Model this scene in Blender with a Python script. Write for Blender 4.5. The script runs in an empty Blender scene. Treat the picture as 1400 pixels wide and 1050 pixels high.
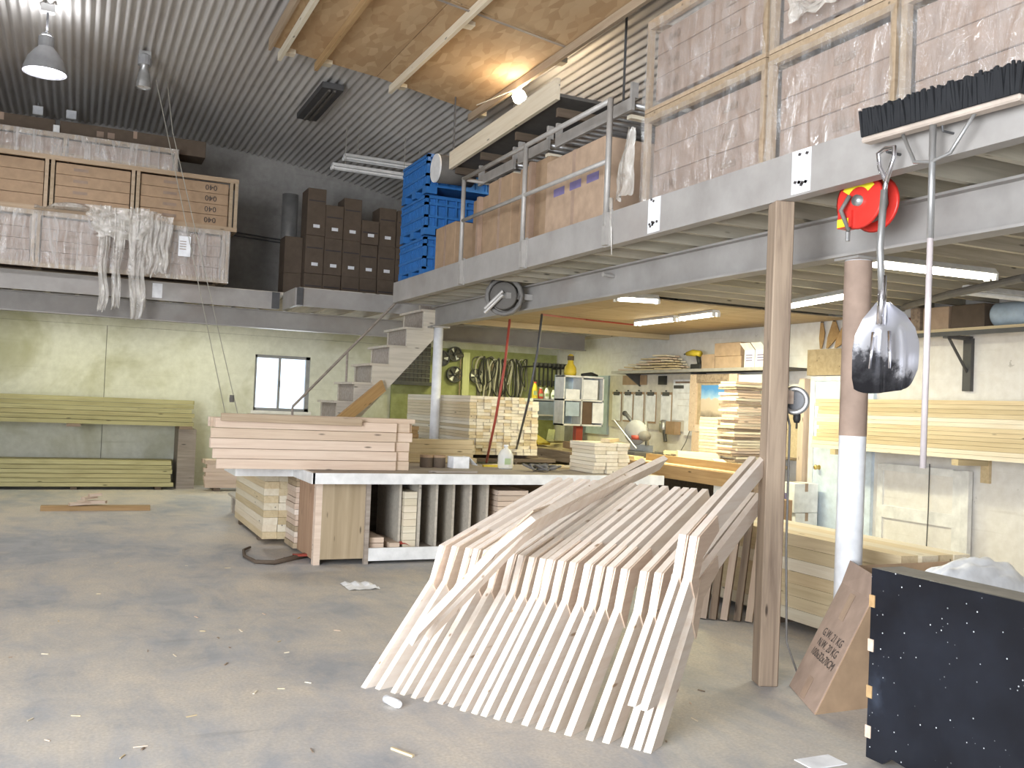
import bpy, bmesh, math, random
from mathutils import Vector, Matrix, noise
random.seed(7)
S = bpy.context.scene
COL = S.collection
# ------------------------------------------------------------------ camera
F = 1290.0; H = 1.55
YAW, PITCH, ROLL = math.radians(24.8), math.atan(29 / F), math.radians(2.4)
FW = Vector((math.sin(YAW)*math.cos(PITCH), math.cos(YAW)*math.cos(PITCH), math.sin(PITCH)))
_r0 = Vector((math.cos(YAW), -math.sin(YAW), 0)); _u0 = _r0.cross(FW)
RT = _r0*math.cos(ROLL) + _u0*math.sin(ROLL); UP = -_r0*math.sin(ROLL) + _u0*math.cos(ROLL)
CAM = Vector((0, 0, H))
cd = bpy.data.cameras.new('camera'); cam = bpy.data.objects.new('camera', cd); COL.objects.link(cam)
cd.sensor_width = 36; cd.lens = F/1400*36; cd.clip_start = .05; cd.clip_end = 200
cam.matrix_world = Matrix(((RT.x, UP.x, -FW.x, 0), (RT.y, UP.y, -FW.y, 0), (RT.z, UP.z, -FW.z, H), (0, 0, 0, 1)))
S.camera = cam
# ------------------------------------------------------------------ world, exposure, daylight
S.view_settings.view_transform = 'Standard'; S.view_settings.look = 'None'
S.view_settings.exposure = 0.52; S.view_settings.gamma = 1; S.view_settings.use_curve_mapping = False
S.cycles.max_bounces = 8; S.cycles.diffuse_bounces = 3; S.cycles.transparent_max_bounces = 16
S.cycles.use_denoising = True; S.cycles.sample_clamp_indirect = 6
W = bpy.data.worlds.new('overcast_sky'); S.world = W; W.use_nodes = True
W.node_tree.nodes['Background'].inputs[0].default_value = (.80, .90, 1, 1)
W.node_tree.nodes['Background'].inputs[1].default_value = 2.2
def light(name, kind, loc, energy, color, size=None, aim=None, rad=.05):
    l = bpy.data.lights.new(name, kind); l.energy = energy; l.color = color
    o = bpy.data.objects.new(name, l); COL.objects.link(o); o.location = loc
    if kind == 'AREA': l.shape = 'RECTANGLE'; l.size, l.size_y = size
    else: l.shadow_soft_size = rad
    if aim is not None: o.rotation_euler = (Vector(aim)-Vector(loc)).to_track_quat('-Z', 'Y').to_euler()
    return o
light('daylight_through_loading_door', 'AREA', (-4.95, -1.0, 2.0), 1050, (.92, .96, 1), (5.0, 3.8), (0, 1.6, .6))
light('added_front_fill', 'AREA', (-1.0, -4.3, 1.15), 18, (.93, .97, 1), (2.0, 2.2), (.6, 6, .8))  # added weak fill from behind the camera; no door is known there
light('daylight_through_window', 'AREA', (3.24, 16.42, 1.76), 22, (.85, .93, 1), (.9, .9), (3.0, 10, 1.0))

def P(px, py, **k):           # where the sight line of a measured point meets a wall, floor or edge plane
    (a, v), = k.items(); i = 'XYZ'.index(a)
    d = FW + RT*((px-700)/F) - UP*((py-525)/F)
    return CAM + d*((v-CAM[i])/d[i])
def roofz(x): return 5.78 - .0235*(x-.3)**2
# ------------------------------------------------------------------ materials
MATS = {}
def nd(nt, t, **k):
    n = nt.nodes.new(t)
    for a, v in k.items():
        if a in n.inputs.keys(): n.inputs[a].default_value = v
        else: setattr(n, a, v)
    return n
def base(name, rough=.6, metal=0, spec=.4):
    m = bpy.data.materials.new(name); m.use_nodes = True; nt = m.node_tree
    b = nt.nodes['Principled BSDF']; b.inputs['Roughness'].default_value = rough; b.inputs['Metallic'].default_value = metal
    b.inputs['Specular IOR Level'].default_value = spec
    MATS[name] = m
    return m, nt, b
def ramp(nt, fac, stops):
    r = nt.nodes.new('ShaderNodeValToRGB'); e = r.color_ramp.elements
    while len(e) < len(stops): e.new(.5)
    for x, (p, c) in zip(e, stops): x.position = p; x.color = (*c, 1)
    nt.links.new(fac, r.inputs[0]); return r.outputs[0]
def coords(nt, scale, rnd=False, loc=(0, 0, 0)):
    tc = nt.nodes.new('ShaderNodeTexCoord'); mp = nt.nodes.new('ShaderNodeMapping')
    mp.inputs['Scale'].default_value = scale; mp.inputs['Location'].default_value = loc
    if rnd:
        oi = nt.nodes.new('ShaderNodeObjectInfo'); ml = nd(nt, 'ShaderNodeMath', operation='MULTIPLY'); ml.inputs[1].default_value = 60
        nt.links.new(oi.outputs['Random'], ml.inputs[0])
        ad = nd(nt, 'ShaderNodeVectorMath', operation='ADD')
        nt.links.new(tc.outputs['Object'], ad.inputs[0]); nt.links.new(ml.outputs[0], ad.inputs[1]); nt.links.new(ad.outputs[0], mp.inputs[0])
    else: nt.links.new(tc.outputs['Object'], mp.inputs[0])
    return mp.outputs[0]
def noi(nt, vec, scale, detail=3, rough=.55, dist=0):
    n = nd(nt, 'ShaderNodeTexNoise', Scale=scale, Detail=detail, Roughness=rough, Distortion=dist)
    nt.links.new(vec, n.inputs['Vector']); return n.outputs['Fac']
def mixc(nt, fac, a, b, mode='MIX'):
    m = nt.nodes.new('ShaderNodeMix'); m.data_type = 'RGBA'; m.blend_type = mode
    for s, v in ((m.inputs[0], fac), (m.inputs[6], a), (m.inputs[7], b)):
        if hasattr(v, 'links'): nt.links.new(v, s)
        elif isinstance(v, (int, float)): s.default_value = v
        else: s.default_value = (*v, 1)
    return m.outputs[2]
def bump(nt, b, h, strength=.2, dist=.01):
    n = nd(nt, 'ShaderNodeBump', Strength=strength, Distance=dist); nt.links.new(h, n.inputs['Height']); nt.links.new(n.outputs[0], b.inputs['Normal'])
def plain(name, c, rough=.6, metal=0, var=.12, spec=.4, scale=9):
    m, nt, b = base(name, rough, metal, spec); v = coords(nt, (1, 1, 1), True); n = noi(nt, v, scale, 4)
    nt.links.new(ramp(nt, n, [(.3, tuple(x*(1-var) for x in c)), (.7, tuple(min(1, x*(1+var)) for x in c))]), b.inputs['Base Color']); return m
def wood(name, light_, dark, knot=None, rough=.65, var=.16, grain=1.0):
    m, nt, b = base(name, rough, 0, .25); v = coords(nt, (1.3, 22, 22), True); n = noi(nt, v, 1.2*grain, 4, .6, .6)
    c = ramp(nt, n, [(.28, dark), (.62, light_)])
    oi = nt.nodes.new('ShaderNodeObjectInfo')
    t = ramp(nt, oi.outputs['Random'], [(0, (1-var, 1-var*1.15, 1-var*1.5)), (.5, (1, 1, 1)), (1, (1-.3*var, 1-.55*var, 1-.8*var))])
    c = mixc(nt, 1.0, c, t, 'MULTIPLY')
    v2 = coords(nt, (2.2, 9, 9), True); vo = nd(nt, 'ShaderNodeTexVoronoi', Scale=1.1); nt.links.new(v2, vo.inputs['Vector'])
    k = ramp(nt, vo.outputs['Distance'], [(.05, (1, 1, 1)), (.11, (0, 0, 0))])
    kc = knot or tuple(x*.38 for x in dark)
    c = mixc(nt, k, c, kc)
    nt.links.new(c, b.inputs['Base Color']); bump(nt, b, n, .15, .004); return m
wood('pine_white', (.90, .81, .73), (.82, .70, .60), knot=(.45, .32, .22), var=.10)
wood('pine_pink', (.74, .60, .49), (.63, .48, .38))
wood('pine_yellow', (.72, .60, .40), (.60, .48, .30))
wood('pine_pale', (.84, .77, .63), (.74, .65, .50))
wood('pine_green', (.54, .50, .27), (.38, .34, .17))
wood('pine_orange', (.52, .35, .18), (.40, .25, .12))
wood('weathered', (.40, .31, .235), (.21, .155, .12), grain=.8)
wood('grey_board', (.40, .35, .31), (.27, .23, .20))
wood('plywood', (.50, .40, .28), (.37, .29, .19), grain=.5)
wood('plywood_red', (.50, .33, .22), (.38, .23, .15), grain=.6)
wood('painted_stair', (.60, .55, .48), (.47, .43, .37))
wood('white_joist', (.50, .46, .38), (.38, .35, .28))
wood('green_batten', (.56, .58, .36), (.44, .46, .26))
wood('dark_wood', (.16, .12, .09), (.09, .07, .05))
wood('crate_pine', (.48, .375, .27), (.38, .285, .195))
def make_osb():
    m, nt, b = base('osb', .75, 0, .2); v = coords(nt, (1, 1, 1)); vo = nd(nt, 'ShaderNodeTexVoronoi', Scale=14.0)
    n = noi(nt, v, 4, 3); mp = nd(nt, 'ShaderNodeMapping'); mp.inputs['Scale'].default_value = (1, .35, 1); nt.links.new(v, mp.inputs[0]); nt.links.new(mp.outputs[0], vo.inputs['Vector'])
    c = ramp(nt, vo.outputs['Color'], [(.1, (.44, .29, .16)), (.9, (.60, .43, .26))]); n2 = noi(nt, v, 1.2, 3)
    c = mixc(nt, ramp(nt, n2, [(.4, (0, 0, 0)), (.8, (.5, .5, .5))]), c, (.46, .27, .13))
    nt.links.new(c, b.inputs['Base Color'])
make_osb()
def make_floor():
    m, nt, b = base('floor_concrete', .62, 0, .35)
    v = coords(nt, (1, 1, 1)); n1 = noi(nt, v, .55, 5, .6, .4); n2 = noi(nt, v, 2.6, 6, .68, .8); n3 = noi(nt, v, 60, 2)
    con = ramp(nt, n2, [(.3, (.27, .29, .33)), (.7, (.42, .43, .46))])
    dust = ramp(nt, n3, [(.3, (.56, .485, .395)), (.7, (.73, .65, .55))])
    vs = coords(nt, (1, .45, 1)); n4 = noi(nt, vs, 2.3, 10, .75, .5)
    mth = nd(nt, 'ShaderNodeMath', operation='ADD'); nt.links.new(n4, mth.inputs[0]); nt.links.new(n1, mth.inputs[1])
    mask = ramp(nt, mth.outputs[0], [(.42, (0, 0, 0)), (.5, (.75, .75, .75)), (.62, (.9, .9, .9))])
    mth.inputs[1].default_value = 0
    m2 = nd(nt, 'ShaderNodeMath', operation='MULTIPLY'); m2.inputs[1].default_value = .5; nt.links.new(mth.outputs[0], m2.inputs[0])
    mask = ramp(nt, m2.outputs[0], [(.42, (.15,)*3), (.5, (.55,)*3), (.58, (.88,)*3)])
    c = mixc(nt, mask, con, dust)
    vl = coords(nt, (.6, 3.5, 1)); n5 = noi(nt, vl, 1.0, 4)
    c = mixc(nt, ramp(nt, n5, [(.66, (0, 0, 0)), (.78, (.45, .45, .45))]), c, (.20, .17, .15))
    nt.links.new(c, b.inputs['Base Color']); bump(nt, b, n4, .12, .02)
make_floor()
def make_wall(name, c0, c1, stain, horiz=True, thr=(.52, .75)):
    m, nt, b = base(name, .8, 0, .2); v = coords(nt, (1, 1, 1)); n1 = noi(nt, v, .7, 5, .6, .5); n2 = noi(nt, v, 9, 4, .6)
    vh = coords(nt, (.5, .5, 9)); n3 = noi(nt, vh, 1.4, 4, .6)
    c = ramp(nt, n2, [(.3, c0), (.7, c1)])
    c = mixc(nt, ramp(nt, n1, [(thr[0], (0, 0, 0)), (thr[1], (.8, .8, .8))]), c, stain)
    c = mixc(nt, ramp(nt, n3, [(.6, (0, 0, 0)), (.8, (.35, .35, .35))]), c, tuple(x*.7 for x in stain))
    n6 = noi(nt, v, 5.5, 5, .7); c = mixc(nt, ramp(nt, n6, [(.69, (0, 0, 0)), (.73, (.5, .5, .5))]), c, tuple(x*.4 for x in stain))
    nt.links.new(c, b.inputs['Base Color']); bump(nt, b, n3, .2, .01)
make_wall('wall_paint', (.64, .64, .55), (.76, .76, .67), (.40, .39, .22), thr=(.46, .68))
make_wall('wall_grey', (.31, .295, .28), (.40, .385, .37), (.22, .205, .19))
make_wall('wall_cream', (.74, .71, .68), (.84, .82, .80), (.56, .50, .42), thr=(.6, .85))
def make_roof():
    m, nt, b = base('galvanised_roof', .5, .15, .4); v = coords(nt, (1, .25, 1)); n = noi(nt, v, 1.3, 4); n2 = noi(nt, v, 14, 3)
    c = ramp(nt, n, [(.3, (.54, .51, .49)), (.7, (.70, .68, .66))]); c = mixc(nt, ramp(nt, n2, [(.55, (0,)*3), (.8, (.35,)*3)]), c, (.42, .38, .35))
    nt.links.new(c, b.inputs['Base Color'])
make_roof()
def steel_paint():
    m, nt, b = base('beam_paint', .55, 0, .4); v = coords(nt, (1, 1, 1)); n = noi(nt, v, 2.2, 5, .62); n2 = noi(nt, v, .9, 3)
    c = ramp(nt, n, [(.3, (.30, .28, .265)), (.7, (.41, .39, .375))]); c = mixc(nt, ramp(nt, n2, [(.58, (0,)*3), (.75, (.5,)*3)]), c, (.30, .25, .22))
    nt.links.new(c, b.inputs['Base Color'])
steel_paint()
def film(name, dens=.5, col=(.85, .85, .85), base_=.2):
    m, nt, b = base(name, .13, 0, .8); b.inputs['Base Color'].default_value = (*col, 1)
    v = coords(nt, (7, 7, 1.1) if 'torn' not in name else (4, 4, 2.2), True); n = noi(nt, v, 1.4, 5, .7, 1.0)
    f = ramp(nt, n, [(.38, (dens*(.2 if 'torn' not in name else .45),)*3), (.7, (dens,)*3), (.78, (min(1, dens*1.8),)*3)])
    tr = nt.nodes.new('ShaderNodeBsdfTransparent'); mx = nt.nodes.new('ShaderNodeMixShader'); out = nt.nodes['Material Output']
    nt.links.new(f, mx.inputs[0]); nt.links.new(tr.outputs[0], mx.inputs[1]); nt.links.new(b.outputs[0], mx.inputs[2])
    bump(nt, b, n, .6, .03); gl = nt.nodes.new('ShaderNodeBsdfGlossy'); gl.inputs['Roughness'].default_value = .12; m3 = nt.nodes.new('ShaderNodeMixShader'); m3.inputs[0].default_value = .13
    bn = nd(nt, 'ShaderNodeBump', Strength=1.0, Distance=.06); nt.links.new(n, bn.inputs['Height']); nt.links.new(bn.outputs[0], gl.inputs['Normal'])
    nt.links.new(mx.outputs[0], m3.inputs[1]); nt.links.new(gl.outputs[0], m3.inputs[2]); nt.links.new(m3.outputs[0], out.inputs[0])
film('stretch_film', .24); film('dense_film', .5, (.9, .88, .86)); film('torn_film', .8, (.72, .68, .62))
for n_, c_, r_, me_ in [('cardboard', (.38, .26, .165), .8, 0), ('cardboard_light', (.46, .33, .235), .8, 0), ('cardboard_pink', (.37, .27, .215), .8, 0), ('dark_and_shaded_card', (.12, .088, .064), .8, 0),  # darkest cardboard tone carries the shade of the rear carton stack
        ('tape', (.39, .275, .205), .35, 0), ('paper', (.85, .86, .90), .7, 0), ('ink', (.06, .05, .05), .7, 0), ('ink_faint', (.30, .22, .17), .8, 0), ('ink_blue', (.20, .17, .34), .7, 0),
        ('white_metal', (.80, .80, .80), .35, 0), ('galvanised', (.42, .42, .42), .4, .7), ('rail_steel', (.42, .40, .38), .5, .3), ('dark_steel', (.10, .10, .105), .5, .4),
        ('chrome', (.75, .75, .80), .18, 1), ('black_rubber', (.03, .03, .03), .6, 0), ('grey_rubber', (.17, .16, .15), .6, 0), ('bristle', (.018, .019, .022), .9, 0), ('bristle_dust', (.20, .20, .18), .95, 0),
        ('blue_plastic', (.035, .16, .44), .45, 0), ('red_enamel', (.62, .04, .03), .3, 0), ('yellow_label', (.85, .72, .04), .5, 0), ('yellow_paint', (.66, .50, .05), .5, 0), ('white_plastic', (.82, .83, .86), .4, 0),
        ('brass', (.75, .55, .2), .3, .9), ('red_hose', (.34, .06, .04), .5, 0), ('rope', (.40, .38, .33), .9, 0), ('blue_panel', (.45, .55, .66), .6, 0), ('door_paint', (.66, .76, .88), .5, 0),
        ('white_trim', (.80, .80, .80), .55, 0), ('red_tag', (.5, .08, .06), .6, 0), ('grey_plastic', (.30, .30, .31), .5, 0), ('broom_handle', (.56, .50, .50), .5, 0), ('column_paint', (.80, .81, .84), .5, 0),
        ('green_tape', (.40, .50, .30), .6, 0), ('broom_block', (.52, .44, .38), .6, 0), ('dust', (.72, .65, .52), 1, 0), ('shelf_dark', (.12, .11, .10), .7, 0), ('peg_beige', (.62, .58, .52), .8, 0), ('dusty_grey', (.30, .28, .24), .95, 0), ('brown_board', (.14, .09, .06), .7, 0)]:
    plain(n_, c_, r_, me_)
def emis(name, c, s):
    m, nt, b = base(name); b.inputs['Base Color'].default_value = (*c, 1); b.inputs['Emission Color'].default_value = (*c, 1); b.inputs['Emission Strength'].default_value = s
emis('tube_glow', (1, .97, .82), 7); emis('lamp_glow', (.92, .93, 1), 9); emis('bulb_glow', (1, .86, .62), 60)
def black_paint():
    m, nt, b = base('black_paint', .42, 0, .45); v = coords(nt, (1, 1, 1)); vo = nd(nt, 'ShaderNodeTexVoronoi', Scale=26.0); nt.links.new(v, vo.inputs['Vector'])
    n = noi(nt, v, 1.7, 5, .6); c = ramp(nt, n, [(.35, (.004, .005, .009)), (.62, (.012, .015, .024)), (.8, (.06, .075, .11))])
    sel = noi(nt, v, 3.1, 2); k = ramp(nt, vo.outputs['Distance'], [(.06, (1,)*3), (.10, (0,)*3)])
    mm = nd(nt, 'ShaderNodeMath', operation='MULTIPLY'); nt.links.new(k, mm.inputs[0]); nt.links.new(ramp(nt, sel, [(.38, (0,)*3), (.5, (1,)*3)]), mm.inputs[1])
    nt.links.new(mixc(nt, mm.outputs[0], c, (.62, .64, .66)), b.inputs['Base Color'])
black_paint()
def scoop_mat():  # steel colour is paler towards the top and one side, darker towards the bottom
    m, nt, b = base('scoop_steel', .32, .75, .5); v = coords(nt, (1, 1, 1)); n = noi(nt, v, 9, 5, .65); s = nd(nt, 'ShaderNodeSeparateXYZ'); nt.links.new(v, s.inputs[0])
    a = nd(nt, 'ShaderNodeMath', operation='MULTIPLY_ADD'); nt.links.new(s.outputs['Z'], a.inputs[0]); a.inputs[1].default_value = 2.25; nt.links.new(n, a.inputs[2])
    b2 = nd(nt, 'ShaderNodeMath', operation='MULTIPLY_ADD'); nt.links.new(s.outputs['Y'], b2.inputs[0]); b2.inputs[1].default_value = -.9; nt.links.new(a.outputs[0], b2.inputs[2])
    nt.links.new(ramp(nt, b2.outputs[0], [(.55, (.03, .03, .035)), (.78, (.09, .09, .10)), (.92, (.62, .62, .66))]), b.inputs['Base Color'])
scoop_mat()
def pic_mat():
    m, nt, b = base('landscape_print', .4); tc = nt.nodes.new('ShaderNodeTexCoord'); s = nd(nt, 'ShaderNodeSeparateXYZ'); nt.links.new(tc.outputs['Generated'], s.inputs[0])
    n = noi(nt, tc.outputs['Generated'], 4, 3); a = nd(nt, 'ShaderNodeMath', operation='MULTIPLY_ADD'); nt.links.new(n, a.inputs[0]); a.inputs[1].default_value = .3; nt.links.new(s.outputs['Z'], a.inputs[2])
    nt.links.new(ramp(nt, a.outputs[0], [(.15, (.20, .17, .13)), (.35, (.55, .45, .34)), (.7, (.60, .50, .40)), (.74, (.35, .55, .75)), (1, (.08, .28, .62))]), b.inputs['Base Color'])
pic_mat()
def glass_mat():
    m, nt, b = base('window_glass', .05); g = nt.nodes.new('ShaderNodeBsdfTransparent'); g.inputs[0].default_value = (.92, .96, 1, 1); mx = nt.nodes.new('ShaderNodeMixShader'); mx.inputs[0].default_value = .12
    nt.links.new(g.outputs[0], mx.inputs[1]); nt.links.new(b.outputs[0], mx.inputs[2]); nt.links.new(mx.outputs[0], nt.nodes['Material Output'].inputs[0])
glass_mat()
def clear_mat():
    m, nt, b = base('clear_plastic', .2); b.inputs['Base Color'].default_value = (.9, .9, .88, 1); g = nt.nodes.new('ShaderNodeBsdfTransparent'); mx = nt.nodes.new('ShaderNodeMixShader'); mx.inputs[0].default_value = .6
    nt.links.new(g.outputs[0], mx.inputs[1]); nt.links.new(b.outputs[0], mx.inputs[2]); nt.links.new(mx.outputs[0], nt.nodes['Material Output'].inputs[0])
clear_mat()
# ------------------------------------------------------------------ builders
def tag(o, label=None, cat=None, group=None, kind=None):
    if label: o['label'] = label
    if cat: o['category'] = cat
    if group: o['group'] = group
    if kind: o['kind'] = kind
    return o
def adopt(o, parent):
    o.parent = parent
    if parent: o.matrix_parent_inverse = Matrix.Translation(-WL[parent.name])
WL = {}
def thing(name, label, cat, loc=(0, 0, 0), group=None, kind=None):
    o = bpy.data.objects.new(name, None); COL.objects.link(o); o.location = loc; o.empty_display_size = .1
    WL[o.name] = Vector(loc)
    return tag(o, label, cat, group, kind)
class MB:
    def __init__(s): s.v = []; s.f = []
    def add(s, vs, fs):
        k = len(s.v); s.v += [Vector(v) for v in vs]; s.f += [tuple(i+k for i in f) for f in fs]; return s
    def box(s, a, b, M=None):
        (x0, y0, z0), (x1, y1, z1) = a, b
        vs = [Vector(p) for p in ((x0, y0, z0), (x1, y0, z0), (x1, y1, z0), (x0, y1, z0), (x0, y0, z1), (x1, y0, z1), (x1, y1, z1), (x0, y1, z1))]
        if M: vs = [M @ v for v in vs]
        return s.add(vs, [(0, 3, 2, 1), (4, 5, 6, 7), (0, 1, 5, 4), (1, 2, 6, 5), (2, 3, 7, 6), (3, 0, 4, 7)])
    def tube(s, pts, r, n=8, cap=True):
        pts = [Vector(p) for p in pts]; rs = r if isinstance(r, (list, tuple)) else [r]*len(pts); vs = []; fs = []; prev = None
        for i, p in enumerate(pts):
            t = (pts[min(i+1, len(pts)-1)] - pts[max(i-1, 0)]).normalized()
            if prev is None: a = t.orthogonal().normalized()
            else:
                a = prev - t*prev.dot(t)
                a = a.normalized() if a.length > 1e-6 else t.orthogonal().normalized()
            prev = a; b = t.cross(a)
            for k in range(n):
                w = 2*math.pi*k/n; vs.append(p + (a*math.cos(w)+b*math.sin(w))*rs[i])
        for i in range(len(pts)-1):
            for k in range(n): fs.append((i*n+k, i*n+(k+1) % n, (i+1)*n+(k+1) % n, (i+1)*n+k))
        if cap: fs += [tuple(range(n-1, -1, -1)), tuple((len(pts)-1)*n+k for k in range(n))]
        return s.add(vs, fs)
    def prism(s, poly, off):      # planar polygon (3D points) swept by a vector
        poly = [Vector(p) for p in poly]; off = Vector(off); n = len(poly)
        nrm = sum(((poly[i]-poly[0]).cross(poly[(i+1) % n]-poly[0]) for i in range(n)), Vector())
        if nrm.dot(off) > 0: poly = poly[::-1]
        return s.add(poly + [p+off for p in poly], [tuple(range(n)), tuple(range(2*n-1, n-1, -1))] + [((i+1) % n, i, i+n, (i+1) % n+n) for i in range(n)])
    def lathe(s, prof, M=None, n=20, close=True):   # profile (r, z) turned about z
        vs = []; fs = []
        for r, z in prof:
            for k in range(n): w = 2*math.pi*k/n; vs.append(Vector((r*math.cos(w), r*math.sin(w), z)))
        m = len(prof)
        for i in range(m-1):
            for k in range(n): fs.append((i*n+k, i*n+(k+1) % n, (i+1)*n+(k+1) % n, (i+1)*n+k))
        if close: fs += [tuple(range(n-1, -1, -1)), tuple((m-1)*n+k for k in range(n))]
        if M: vs = [M @ v for v in vs]
        return s.add(vs, fs)
    def grid(s, fn, nu, nv):
        k = len(s.v)
        for i in range(nu+1):
            for j in range(nv+1): s.v.append(Vector(fn(i/nu, j/nv)))
        for i in range(nu):
            for j in range(nv): a = k+i*(nv+1)+j; s.f.append((a, a+1, a+nv+2, a+nv+1))
        return s
    def build(s, name, mat, parent=None, smooth=False, bevel=0, org=None):
        me = bpy.data.meshes.new(name)
        if parent is not None and parent.name in WL and org is None: org = WL[parent.name]
        if org is None:
            n = len(s.v); lo = Vector([min(v[i] for v in s.v) for i in range(3)]); hi = Vector([max(v[i] for v in s.v) for i in range(3)])
            org = Vector(((lo.x+hi.x)/2, (lo.y+hi.y)/2, lo.z))
        org = Vector(org)
        me.from_pydata([v-org for v in s.v], [], s.f); me.validate(); me.update()
        me.materials.append(MATS[mat])
        if bevel:
            bm = bmesh.new(); bm.from_mesh(me); bmesh.ops.bevel(bm, geom=bm.edges[:], offset=bevel, segments=1, affect='EDGES', profile=.5); bm.to_mesh(me); bm.free()
        if smooth:
            me.polygons.foreach_set('use_smooth', [True]*len(me.polygons))
        o = bpy.data.objects.new(name, me); COL.objects.link(o); o.location = org; WL[o.name] = org
        if parent is not None: adopt(o, parent)
        return o
BC = {}
def board(name, p0, p1, w, h, mat, up=(0, 0, 1), parent=None, bevel=0):
    """one sawn board from p0 to p1 (centre line); its own object with grain along its length; alike boards share mesh data"""
    p0, p1 = Vector(p0), Vector(p1); d = p1-p0; L = d.length; x = d/L; up = Vector(up); y = up.cross(x).normalized(); z = x.cross(y)
    key = (round(L, 2), round(w, 4), round(h, 4), mat, bevel)
    me = BC.get(key)
    if me is None:
        m = MB().box((-L/2, -w/2, -h/2), (L/2, w/2, h/2)); me = bpy.data.meshes.new(name); me.from_pydata(m.v, [], m.f); me.materials.append(MATS[mat]); BC[key] = me
        if bevel:
            bm = bmesh.new(); bm.from_mesh(me); bmesh.ops.bevel(bm, geom=bm.edges[:], offset=bevel, segments=1, affect='EDGES', profile=.5); bm.to_mesh(me); bm.free()
    o = bpy.data.objects.new(name, me); COL.objects.link(o); c = (p0+p1)/2
    M = Matrix(((x.x, y.x, z.x, c.x), (x.y, y.y, z.y, c.y), (x.z, y.z, z.z, c.z), (0, 0, 0, 1)))
    WL[o.name] = c
    if parent is not None:
        o.parent = parent; o.matrix_parent_inverse = Matrix.Translation(-WL[parent.name])
    o.matrix_basis = M
    return o
def text(name, s, size, mat, parent, loc, xd, yd, off=.002):
    cu = bpy.data.curves.new(name, 'FONT'); cu.body = s; cu.size = size; cu.align_x = 'CENTER'; cu.align_y = 'CENTER'; cu.resolution_u = 2
    t = bpy.data.objects.new(name, cu); COL.objects.link(t); dg = bpy.context.evaluated_depsgraph_get()
    me = bpy.data.meshes.new_from_object(t.evaluated_get(dg)); bpy.data.objects.remove(t); me.materials.clear(); me.materials.append(MATS[mat])
    xd, yd = Vector(xd).normalized(), Vector(yd).normalized(); n = xd.cross(yd); c = Vector(loc)+n*off
    me.transform(Matrix(((xd.x, yd.x, n.x, 0), (xd.y, yd.y, n.y, 0), (xd.z, yd.z, n.z, 0), (0, 0, 0, 1))))
    o = bpy.data.objects.new(name, me); COL.objects.link(o); o.location = c; WL[o.name] = c
    adopt(o, parent); return o
def B(name, a, b, mat, parent=None, bevel=0, M=None): return MB().box(a, b, M).build(name, mat, parent, bevel=bevel)
def ordw(n):
    return ['first', 'second', 'third', 'fourth', 'fifth', 'sixth', 'seventh', 'eighth', 'ninth', 'tenth', 'eleventh', 'twelfth', 'thirteenth', 'fourteenth', 'fifteenth', 'sixteenth', 'seventeenth', 'eighteenth', 'nineteenth', 'twentieth',
            'twenty-first', 'twenty-second', 'twenty-third', 'twenty-fourth', 'twenty-fifth', 'twenty-sixth', 'twenty-seventh', 'twenty-eighth', 'twenty-ninth', 'thirtieth'][n]
def body(t): return [c for c in t.children if c.name.startswith('carton_body')][0]
def structure(o): o['kind'] = 'structure'; return o
# ================================================================== THE SETTING
XL, XR, YF, YB = -5.0, 8.6, -4.4, 16.5
fl = MB(); fl.box((XL, YF, -.12), (XR, YB, 0)); structure(fl.build('floor', 'floor_concrete', org=(0, 0, 0)))
# back wall: concrete pours with recessed joints, window opening
WX0, WX1, WZ0, WZ1 = 2.77, 3.72, 1.28, 2.24
wb = thing('wall_back', None, None, (0, YB, 0)); structure(wb)
B('joint_backing', (XL, YB+.03, 0), (WX0-.02, YB+.2, 6), 'shelf_dark', wb)
B('joint_backing', (WX1+.02, YB+.03, 0), (XR, YB+.2, 6), 'shelf_dark', wb)
B('joint_backing', (WX0-.02, YB+.03, WZ1+.02), (WX1+.02, YB+.2, 6), 'shelf_dark', wb)
B('joint_backing', (WX0-.02, YB+.03, 0), (WX1+.02, YB+.2, WZ0-.02), 'shelf_dark', wb)
g = .004
xs = [XL, -3.2, .42, WX0, WX1, 6.1, XR]
for i in range(len(xs)-1):
    x0, x1 = xs[i]+g, xs[i+1]-g
    for z0, z1 in ((0, WZ0), (WZ0, WZ1), (WZ1, 2.56)):
        if x0 > WX0-.1 and x1 < WX1+.1 and z0 == WZ0: continue
        gz = 0 if z0 in (WZ0, WZ1) else g
        gx0 = 0 if xs[i] in (WX0, WX1) else g; gx1 = 0 if xs[i+1] in (WX0, WX1) else g
        B('wall_panel', (xs[i]+gx0, YB, z0), (xs[i+1]-gx1, YB+.2, z1-(g if z1 == 2.56 else 0)), 'wall_paint', wb)
    B('wall_panel', (x0-g, YB, 2.56), (x1+g, YB+.2, 3.0), 'wall_paint', wb)
pts = [(XL, 3.0), (XR, 3.0)] + [(x, roofz(x)+.03) for x in [XR - (XR-XL)*k/24 for k in range(25)]]
MB().prism([(x, YB, z) for x, z in pts], (0, .2, 0)).build('upper_wall', 'wall_grey', wb)
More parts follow.
